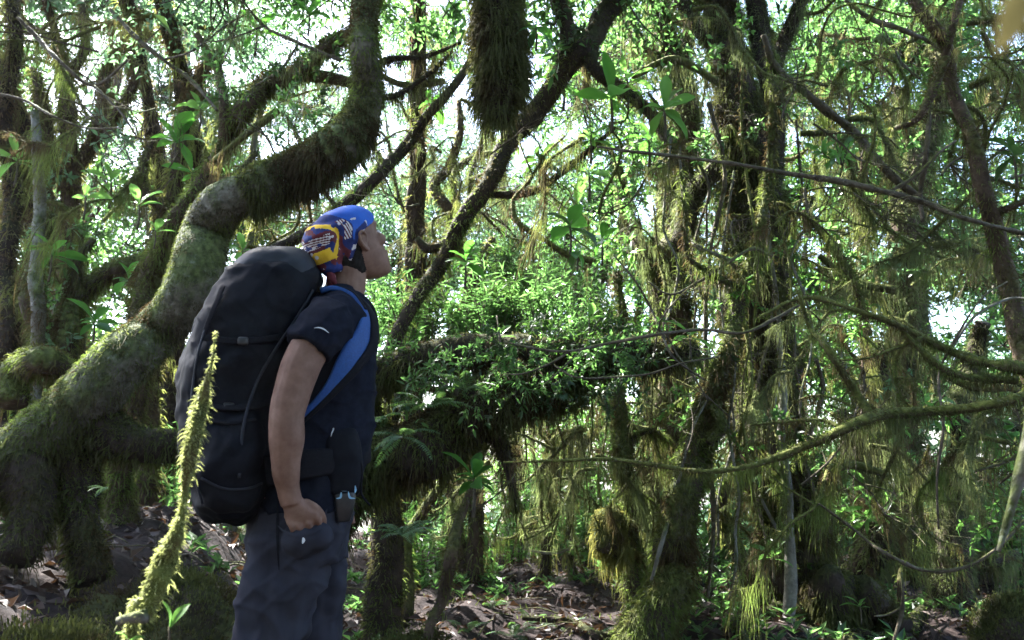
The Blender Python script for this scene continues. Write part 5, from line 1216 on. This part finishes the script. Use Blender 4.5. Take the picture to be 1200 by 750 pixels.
mossy_branches(22, (430, 40, 720, 330), (4.4, 6.5), 170, 'crooked mossy branch in the bright middle', 'mossy branches in the bright middle')
mossy_branches(14, (560, 480, 900, 620), (4.4, 6.5), 150, 'crooked mossy branch in the sunlit gap below the log', 'mossy branches in the sunlit gap', ('moss_far', 'beard'), 1.4)
def curtain(label, pts, Y, per_m, ln, n=16, w=.0011, mt='beard'):
    C, r = ctrl(pts, Y, .05); t = thing('hanging_moss', label, 'hanging moss', C[0]); Cs, rs = spline(C, r, .03)
    b = Buf(); beards(b, Cs, rs, per_m, ln, n, w, .025); o = build(b, 'moss_strands', M[mt], t); o['kind'] = 'stuff'
    b = Buf(); tube(b, Cs, rs, 6, .2, 20); build(b, 'branch', M['twig_moss'], t)
curtain('beard moss veil on a slanting bough left of the straight trunk', [(960, 300, 4), (1000, 330, 5), (1050, 340, 5)], 4.6, 60, .30)
curtain('beard moss veil on the bough between the straight trunk and the V-shaped tree', [(1085, 290, 5), (1120, 285, 5), (1165, 300, 5)], 4.8, 70, .34)
curtain('drooping moss veil under the right-hand upper branch', [(1080, 415, 4), (1130, 450, 5), (1190, 455, 5)], 3.6, 60, .17)
curtain('moss veil on a low bough before the stout trunk', [(960, 560, 4), (1000, 545, 5), (1045, 560, 4)], 4.4, 60, .26)
curtain('moss veil on the bough left of the vine-wrapped trunk\'s top', [(740, 90, 4), (790, 70, 5), (840, 95, 5)], 4.4, 60, .30)
curtain('pale moss veil below the bend of the arching tree', [(250, 190, 4), (285, 160, 4), (325, 130, 5)], 3.9, 60, .18, mt='moss_far')
curtain('pale moss veil hanging in the top left canopy', [(120, 30, 3), (180, 20, 4), (250, 35, 3)], 4.8, 60, .28, mt='moss_far')
curtain('moss veil beside the curved trunk\'s upright top', [(440, 85, 4), (475, 100, 4), (520, 95, 4)], 3.5, 60, .14)
curtain('sunlit moss veil in the gap right of the moss ball', [(735, 500, 4), (765, 505, 4), (790, 520, 3)], 4.6, 50, .26, mt='moss_far')

# ------------------------------------------------------------------ background trees, each a trunk with crowns
def far_tree(label, px, Y, tops, mat, group, rpx=9, lean=0, bark='bark_brown', bare=False):
    cx = np.mean([t_[0] for t_ in tops]); top = min(t_[1] for t_ in tops)
    b0 = P(px, 620, Y); b0[2] = float(ground(b0[0], b0[1])) - .1
    e = P(cx, top, Y); n = 6; k = np.linspace(0, 1, n)[:, None]
    C = b0 * (1 - k) + e * k; C[1:-1] += rng.normal(size=(n - 2, 3)) * .27; r0 = rpx * Y / FPX
    t = thing('forest_tree', label, 'tree', C[0], group)
    o, Cs, rs = wood('trunk', C, r0 * np.linspace(1.2, .35, n), M[bark], t, 8, .25, 5, .10, int(px))
    moss_on(o, Cs, rs, 'far' if rng.random() < .5 else 'farbeard', .8)
    for (x, y, s, v) in tops:
        c = P(x, y, Y + rng.normal() * .5); crown(t, c, s, v, mat)
        j = np.abs(Cs[:, 2] - (c[2] - .4)).argmin(); b = Buf(); L_, lr = spline([Cs[j], (Cs[j] + c) / 2 + rng.normal(size=3) * .12 - np.array([0, 0, .1]), c], [rs[j] * .6, rs[j] * .4, .008], .1); tube(b, L_, lr, 6, .2, 6)
        build(b, 'limb', M[bark], t)
    return t
A, B_, Cc, D_ = 'slender leafy tree in the pale thicket at upper left', 'leafy tree standing in the light beyond the leaning tree', 'sunlit leafy tree in the thicket behind the vine-wrapped trunk', 'leafy tree in the green thicket at the right'
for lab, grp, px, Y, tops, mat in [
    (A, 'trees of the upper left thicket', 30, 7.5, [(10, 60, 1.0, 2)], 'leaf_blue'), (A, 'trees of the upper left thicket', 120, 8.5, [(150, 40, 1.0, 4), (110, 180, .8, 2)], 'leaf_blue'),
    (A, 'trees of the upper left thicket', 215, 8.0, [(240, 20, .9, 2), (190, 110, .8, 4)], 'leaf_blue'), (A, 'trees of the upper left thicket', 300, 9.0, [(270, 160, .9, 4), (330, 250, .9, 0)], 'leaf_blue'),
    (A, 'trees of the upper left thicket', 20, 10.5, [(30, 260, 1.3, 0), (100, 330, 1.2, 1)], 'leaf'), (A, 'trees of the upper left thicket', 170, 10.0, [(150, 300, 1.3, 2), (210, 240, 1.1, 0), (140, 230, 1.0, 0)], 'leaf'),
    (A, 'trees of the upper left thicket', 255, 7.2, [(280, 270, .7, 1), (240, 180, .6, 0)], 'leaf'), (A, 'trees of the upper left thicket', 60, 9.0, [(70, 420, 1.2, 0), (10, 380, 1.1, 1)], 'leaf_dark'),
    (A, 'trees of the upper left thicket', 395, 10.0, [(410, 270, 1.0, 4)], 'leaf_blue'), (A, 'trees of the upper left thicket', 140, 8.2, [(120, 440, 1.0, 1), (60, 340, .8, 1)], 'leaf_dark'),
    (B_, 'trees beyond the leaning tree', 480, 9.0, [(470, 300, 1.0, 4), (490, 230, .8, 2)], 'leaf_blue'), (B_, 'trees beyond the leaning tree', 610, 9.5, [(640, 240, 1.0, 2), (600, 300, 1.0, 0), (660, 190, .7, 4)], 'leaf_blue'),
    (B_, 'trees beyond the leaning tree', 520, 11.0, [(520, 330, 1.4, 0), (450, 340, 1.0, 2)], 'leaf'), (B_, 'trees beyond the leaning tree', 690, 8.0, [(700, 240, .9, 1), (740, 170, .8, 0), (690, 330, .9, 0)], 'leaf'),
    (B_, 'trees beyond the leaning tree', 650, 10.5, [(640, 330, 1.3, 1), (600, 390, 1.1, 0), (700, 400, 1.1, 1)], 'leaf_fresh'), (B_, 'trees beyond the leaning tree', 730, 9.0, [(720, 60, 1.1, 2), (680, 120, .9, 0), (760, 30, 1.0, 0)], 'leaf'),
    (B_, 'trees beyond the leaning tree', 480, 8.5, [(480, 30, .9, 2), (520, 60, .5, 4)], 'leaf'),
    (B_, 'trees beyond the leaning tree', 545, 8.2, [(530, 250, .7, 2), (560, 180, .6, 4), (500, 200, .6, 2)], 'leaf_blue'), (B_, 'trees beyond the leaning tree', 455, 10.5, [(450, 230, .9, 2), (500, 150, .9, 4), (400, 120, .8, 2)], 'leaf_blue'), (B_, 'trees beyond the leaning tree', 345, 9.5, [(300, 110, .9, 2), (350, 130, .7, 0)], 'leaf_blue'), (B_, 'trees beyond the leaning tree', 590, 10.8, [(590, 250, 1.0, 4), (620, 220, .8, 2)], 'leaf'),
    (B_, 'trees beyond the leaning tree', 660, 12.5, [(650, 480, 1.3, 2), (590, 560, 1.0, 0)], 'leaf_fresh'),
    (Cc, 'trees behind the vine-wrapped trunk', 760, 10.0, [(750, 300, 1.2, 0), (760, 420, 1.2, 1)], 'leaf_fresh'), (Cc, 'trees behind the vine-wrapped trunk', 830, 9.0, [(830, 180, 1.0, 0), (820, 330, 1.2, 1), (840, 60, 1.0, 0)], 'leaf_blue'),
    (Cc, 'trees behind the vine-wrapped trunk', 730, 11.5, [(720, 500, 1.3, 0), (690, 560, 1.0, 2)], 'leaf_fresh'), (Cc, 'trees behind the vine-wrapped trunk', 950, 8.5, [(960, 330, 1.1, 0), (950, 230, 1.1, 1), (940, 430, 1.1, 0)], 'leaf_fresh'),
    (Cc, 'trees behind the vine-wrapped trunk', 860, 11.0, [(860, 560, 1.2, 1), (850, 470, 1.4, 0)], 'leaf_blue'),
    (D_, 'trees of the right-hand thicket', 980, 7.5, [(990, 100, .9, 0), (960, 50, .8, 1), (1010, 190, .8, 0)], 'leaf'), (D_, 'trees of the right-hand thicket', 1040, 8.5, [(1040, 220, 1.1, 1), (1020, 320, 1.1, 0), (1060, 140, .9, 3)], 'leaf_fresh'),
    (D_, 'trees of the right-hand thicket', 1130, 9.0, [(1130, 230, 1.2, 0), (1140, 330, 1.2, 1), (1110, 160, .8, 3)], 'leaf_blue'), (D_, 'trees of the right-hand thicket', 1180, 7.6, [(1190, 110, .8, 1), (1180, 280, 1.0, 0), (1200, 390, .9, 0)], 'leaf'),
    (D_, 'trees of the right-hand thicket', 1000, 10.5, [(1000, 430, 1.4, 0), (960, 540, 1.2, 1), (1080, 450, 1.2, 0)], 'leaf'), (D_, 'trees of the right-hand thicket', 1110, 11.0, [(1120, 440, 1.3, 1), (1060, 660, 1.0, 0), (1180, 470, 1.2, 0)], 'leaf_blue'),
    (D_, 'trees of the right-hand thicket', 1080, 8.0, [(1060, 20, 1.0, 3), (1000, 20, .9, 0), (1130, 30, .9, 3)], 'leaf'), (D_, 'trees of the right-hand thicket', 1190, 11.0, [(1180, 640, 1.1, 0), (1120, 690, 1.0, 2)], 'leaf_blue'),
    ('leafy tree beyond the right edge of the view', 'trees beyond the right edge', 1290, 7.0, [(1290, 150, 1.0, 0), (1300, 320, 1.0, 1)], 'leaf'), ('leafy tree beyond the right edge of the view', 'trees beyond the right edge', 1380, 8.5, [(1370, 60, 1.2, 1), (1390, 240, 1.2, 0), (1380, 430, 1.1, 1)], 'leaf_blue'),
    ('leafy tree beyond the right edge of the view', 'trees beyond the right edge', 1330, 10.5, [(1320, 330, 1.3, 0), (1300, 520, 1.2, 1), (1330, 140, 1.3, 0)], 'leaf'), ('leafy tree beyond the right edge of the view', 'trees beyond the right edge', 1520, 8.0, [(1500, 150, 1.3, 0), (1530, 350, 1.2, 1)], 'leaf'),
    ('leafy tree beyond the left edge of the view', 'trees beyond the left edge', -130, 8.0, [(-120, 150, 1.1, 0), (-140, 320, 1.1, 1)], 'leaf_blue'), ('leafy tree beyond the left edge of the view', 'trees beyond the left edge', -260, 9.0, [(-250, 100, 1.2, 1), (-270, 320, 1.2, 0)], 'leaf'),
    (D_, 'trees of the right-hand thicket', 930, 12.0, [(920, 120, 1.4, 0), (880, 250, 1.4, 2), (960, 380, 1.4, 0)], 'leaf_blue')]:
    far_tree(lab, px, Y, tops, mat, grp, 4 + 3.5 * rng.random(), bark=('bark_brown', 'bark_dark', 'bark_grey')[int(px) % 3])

# ---- canopy trees added to shade the scene, crowns above the frame
SUN = unit(np.array([-.46, .44, .77]))
for i, (x, y, z, s) in enumerate([(-2.15, 3.95, 4.25, .7), (-2.55, 4.2, 4.55, .7), (-3.75, 4.0, 4.4, .65), (-3.5, 4.25, 4.3, .55), (-3.2, 4.05, 3.8, .5), (-3.25, 3.85, 3.95, .5), (-.6, 4.4, 4.6, .8), (1.6, 5.4, 5.4, .8)]):
    g = float(ground(x, y)); b0 = np.array([x * 1.05, y + .9, g - .1]) if False else None
    px0 = np.array([x, y, z])
    t = thing('added_shade_tree', 'canopy tree added with its crown above the frame to shade the scene', 'tree', (x - .3, max(y + 2.5, 6.5), float(ground(x - .3, max(y + 2.5, 6.5))) - .1), 'added shade trees overhead')
    C = np.array([np.array(t.location), np.array([x - .2, y + 2.2, z * .45]), np.array([x - .1, y + 1.2, z * .8]), px0])
    o, Cs, rs = wood('trunk', C, np.array([.10, .085, .06, .02]), M['bark_dark'], t, 10, .25, 5, .10, i)
    moss_on(o, Cs, rs, 'far', .7)
    crown(t, px0, s, i % 3, 'leaf_dark'); crown(t, px0 + np.array([.12, .18, .22]), s * .8, (i + 1) % 3, 'leaf')

# the forest goes on behind the photographer; trees added there darken the fill
for i, (x, y, z, s) in enumerate([(-2.4, -1.2, 2.2, 1.3), (-.6, -2.2, 2.4, 1.5), (1.4, -1.6, 2.2, 1.4), (3.2, -.4, 2.4, 1.4), (-3.6, .6, 2.4, 1.3), (4.2, 1.4, 2.8, 1.3), (0, -3.6, 4.2, 1.9), (-3, -3.2, 4.2, 1.9), (3, -3.2, 4.2, 1.9), (.4, .2, 4.0, 1.2), (-1.2, .9, 4.4, 1.2), (1.3, 1.6, 4.4, 1.2), (2.8, 2.2, 4.3, 1.2), (.1, 2.3, 4.7, 1.1)]):
    yb = y - .8 if y < .5 else -1.0 - y * .3
    t = thing('forest_tree', 'leafy forest tree added behind the photographer to darken the fill', 'tree', (x, yb, float(ground(x, yb)) - .1), 'trees added behind the photographer')
    C = np.array([np.array(t.location), np.array([x + .1, yb + .2, z * .55]), np.array([x, y - .1, z])])
    o, Cs, rs = wood('trunk', C, np.array([.10, .08, .03]), M['bark_dark'], t, 10, .1, 5, .10, i)
    for k, dz in enumerate((0, -.9)): crown(t, np.array([x, y, z + dz]) + rng.normal(size=3) * .3, s, (i + k) % 3, 'leaf_dark')

# ------------------------------------------------------------------ ground
xs = np.concatenate([-np.geomspace(400, 6.2, 26), np.linspace(-6, 6, 190), np.geomspace(6.2, 400, 26)])
ys = np.concatenate([-np.geomspace(60, 2.2, 10), np.linspace(-2, 12, 220), np.geomspace(12.3, 600, 34)])
X, Yg = np.meshgrid(xs, ys); Z = ground(X, Yg)
near = (np.abs(X) < 7) & (Yg < 13) & (Yg > -2.1)
Z = Z + np.where(near, .045 * fbm(np.stack([X * 3, Yg * 3, X * 0], -1), 4, 2) + .02 * vnoise(np.stack([X * 11, Yg * 11, X * 0], -1), 5), 0)
nx = len(xs); b = Buf(); i = np.arange(len(ys) - 1)[:, None] * nx; k = np.arange(nx - 1)[None, :]
b.add(np.stack([X, Yg, Z], -1).reshape(-1, 3), np.stack([i + k, i + k + 1, i + nx + k + 1, i + nx + k], -1).reshape(-1, 4))
gobj = build(b, 'ground', M['soil']); gobj['kind'] = 'structure'
def gz(x, y): return ground(x, y) + .045 * fbm(np.stack([x * 3, y * 3, x * 0], -1), 4, 2) + .02 * vnoise(np.stack([x * 11, y * 11, x * 0], -1), 5)
def scatter(n, x0, x1, y0, y1, thr=None, seed=0):
    x = x0 + (x1 - x0) * rng.random(n); y = y0 + (y1 - y0) * rng.random(n) ** 1.3
    if thr is not None:
        k = vnoise(np.stack([x * 1.6, y * 1.6, x * 0], -1), seed) > thr; x, y = x[k], y[k]
    return np.stack([x, y, gz(x, y)], 1)
p = scatter(26000, -4.5, 5.5, 1.0, 10.5); n = len(p); b = Buf()
p[:, 2] += .004 + .03 * rng.random(n) ** 2
leaves_s(b, p, unit(rng.normal(size=(n, 3)) * np.array([1, 1, .35])), unit(np.array([0, 0, 1.0]) + rng.normal(size=(n, 3)) * .55), .035 + .055 * rng.random(n), .018 + .026 * rng.random(n), 0, .25)
o = build(b, 'leaf_litter', M['dead_leaf'], None, False); o['kind'] = 'stuff'
# fallen sticks in the litter
b = Buf()
p = scatter(900, -4, 5, 1.6, 8.5)
for q in p:
    a = rng.random() * 6.28; L_ = .08 + .3 * rng.random(); d = np.array([math.cos(a), math.sin(a), rng.normal() * .12]) * L_
    C = np.array([q + [0, 0, .012], q + d * .5 + [0, 0, .025 + .02 * rng.random()], q + d + [0, 0, .012]]); C, r = spline(C, [.004, .0035, .002], L_ / 5); tube(b, C, r * (.6 + rng.random()), 5, 0)
o = build(b, 'twig_litter', M['twig']); o['kind'] = 'stuff'
# ground cover of little plants
p = scatter(5200, -4, 5, 2.6, 10.5, .05, 4); p = p[~((p[:, 0] < -.8) & (p[:, 1] < 3.4))]; b = Buf()
for k in range(6):
    n = len(p); a = rng.random(n) * 6.28
    d = np.stack([np.cos(a), np.sin(a), .5 + .7 * rng.random(n)], 1); L_ = .035 + .06 * rng.random(n)
    leaves_s(b, p + np.array([0, 0, .03]) * rng.random((n, 1)) * 2, d, np.tile([[0, 0, 1.0]], (n, 1)), L_, L_ * .38, 0, .2)
o = build(b, 'ground_cover', M['leaf'], None, False); o['kind'] = 'stuff'
# moss carpet tufts
p = scatter(30000, -4.5, 5, 1.2, 9, .12, 9); p = p[~((p[:, 0] < -.8) & (p[:, 1] < 3.0))]; n = len(p); b = Buf()
d = unit(rng.normal(size=(n, 3)) * .5 + np.array([0, 0, 1.0])); e = p + d * (.015 + .035 * rng.random((n, 1))); w_ = np.full((n, 3), .0022) * np.array([1, .9, .2])
strips(b, np.stack([p, (p + e) / 2, e + rng.normal(size=(n, 3)) * .006], 1), w_, unit(np.cross(d, rand_unit(n))))
o = build(b, 'ground_moss', M['moss'], None); o['kind'] = 'stuff'

# a far forested slope beyond the ridge
p = np.stack([rng.normal(size=9000) * 40, 34 + 40 * rng.random(9000), np.zeros(9000)], 1); p[:, 2] = ground(p[:, 0], p[:, 1]) + 3.2 * rng.random(9000) ** .7
b = Buf(); n = len(p); leaves_s(b, p, rand_unit(n), rand_unit(n), 1.0, .7, 0, .2)
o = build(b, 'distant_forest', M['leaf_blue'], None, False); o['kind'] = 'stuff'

# ------------------------------------------------------------------ light, sky, camera
w = bpy.data.worlds.new('World'); SC.world = w; w.use_nodes = True
nt = w.node_tree; nt.nodes.clear(); wo = nt.nodes.new('ShaderNodeOutputWorld'); bg = nt.nodes.new('ShaderNodeBackground'); sk = nt.nodes.new('ShaderNodeTexSky')
sk.sky_type = 'NISHITA'; sk.sun_disc = False
el = math.asin(SUN[2]); az = math.atan2(SUN[0], SUN[1])
sk.sun_elevation = el; sk.sun_rotation = az; sk.dust_density = 4.0; sk.air_density = 1.0; sk.altitude = 800
bg.inputs['Strength'].default_value = .10
nt.links.new(sk.outputs[0], bg.inputs[0]); nt.links.new(bg.outputs[0], wo.inputs[0])
sl = bpy.data.lights.new('sun', 'SUN'); sl.energy = 5.0; sl.angle = R(.53); sl.color = (1, .98, .94)
so = bpy.data.objects.new('sun', sl); COL.objects.link(so); so.rotation_euler = Vector(-SUN).to_track_quat('-Z', 'Y').to_euler()
cam = bpy.data.cameras.new('camera'); co = bpy.data.objects.new('camera', cam); COL.objects.link(co); SC.camera = co
co.location = CAM; co.rotation_euler = (math.pi / 2 + PITCH, 0, 0)
cam.sensor_width = 36; cam.lens = FPX / 1200 * 36; cam.clip_start = .02; cam.clip_end = 3000
cam.dof.use_dof = True; cam.dof.focus_distance = 2.6; cam.dof.aperture_fstop = 7.1
SC.view_settings.view_transform = 'Standard'; SC.view_settings.look = 'None'; SC.view_settings.exposure = EXPOSURE; SC.view_settings.gamma = 1
SC.render.engine = 'CYCLES'
SC.cycles.max_bounces = 6; SC.cycles.diffuse_bounces = 3; SC.cycles.transmission_bounces = 4; SC.cycles.glossy_bounces = 2; SC.cycles.sample_clamp_indirect = 8
# ------------------------------------------------------------------ the damp air between the trees
hm = bpy.data.materials.new('haze'); hm.use_nodes = True; hn = hm.node_tree; hn.nodes.clear()
ho = hn.nodes.new('ShaderNodeOutputMaterial'); hv = hn.nodes.new('ShaderNodeVolumePrincipled')
hv.inputs['Color'].default_value = (.92, .96, 1, 1); hv.inputs['Density'].default_value = .0004; hv.inputs['Anisotropy'].default_value = .45
hn.links.new(hv.outputs[0], ho.inputs['Volume'])
b = Buf(); x0, x1, y0, y1, z0, z1 = -420., 420., -80., 620., -175., 16.
b.add([(x0, y0, z0), (x1, y0, z0), (x1, y1, z0), (x0, y1, z0), (x0, y0, z1), (x1, y0, z1), (x1, y1, z1), (x0, y1, z1)], [[(0, 3, 2, 1), (4, 5, 6, 7), (0, 1, 5, 4), (1, 2, 6, 5), (2, 3, 7, 6), (3, 0, 4, 7)]])
hz = build(b, 'haze', hm, None, False); hz['kind'] = 'stuff'
SC.cycles.volume_bounces = 0
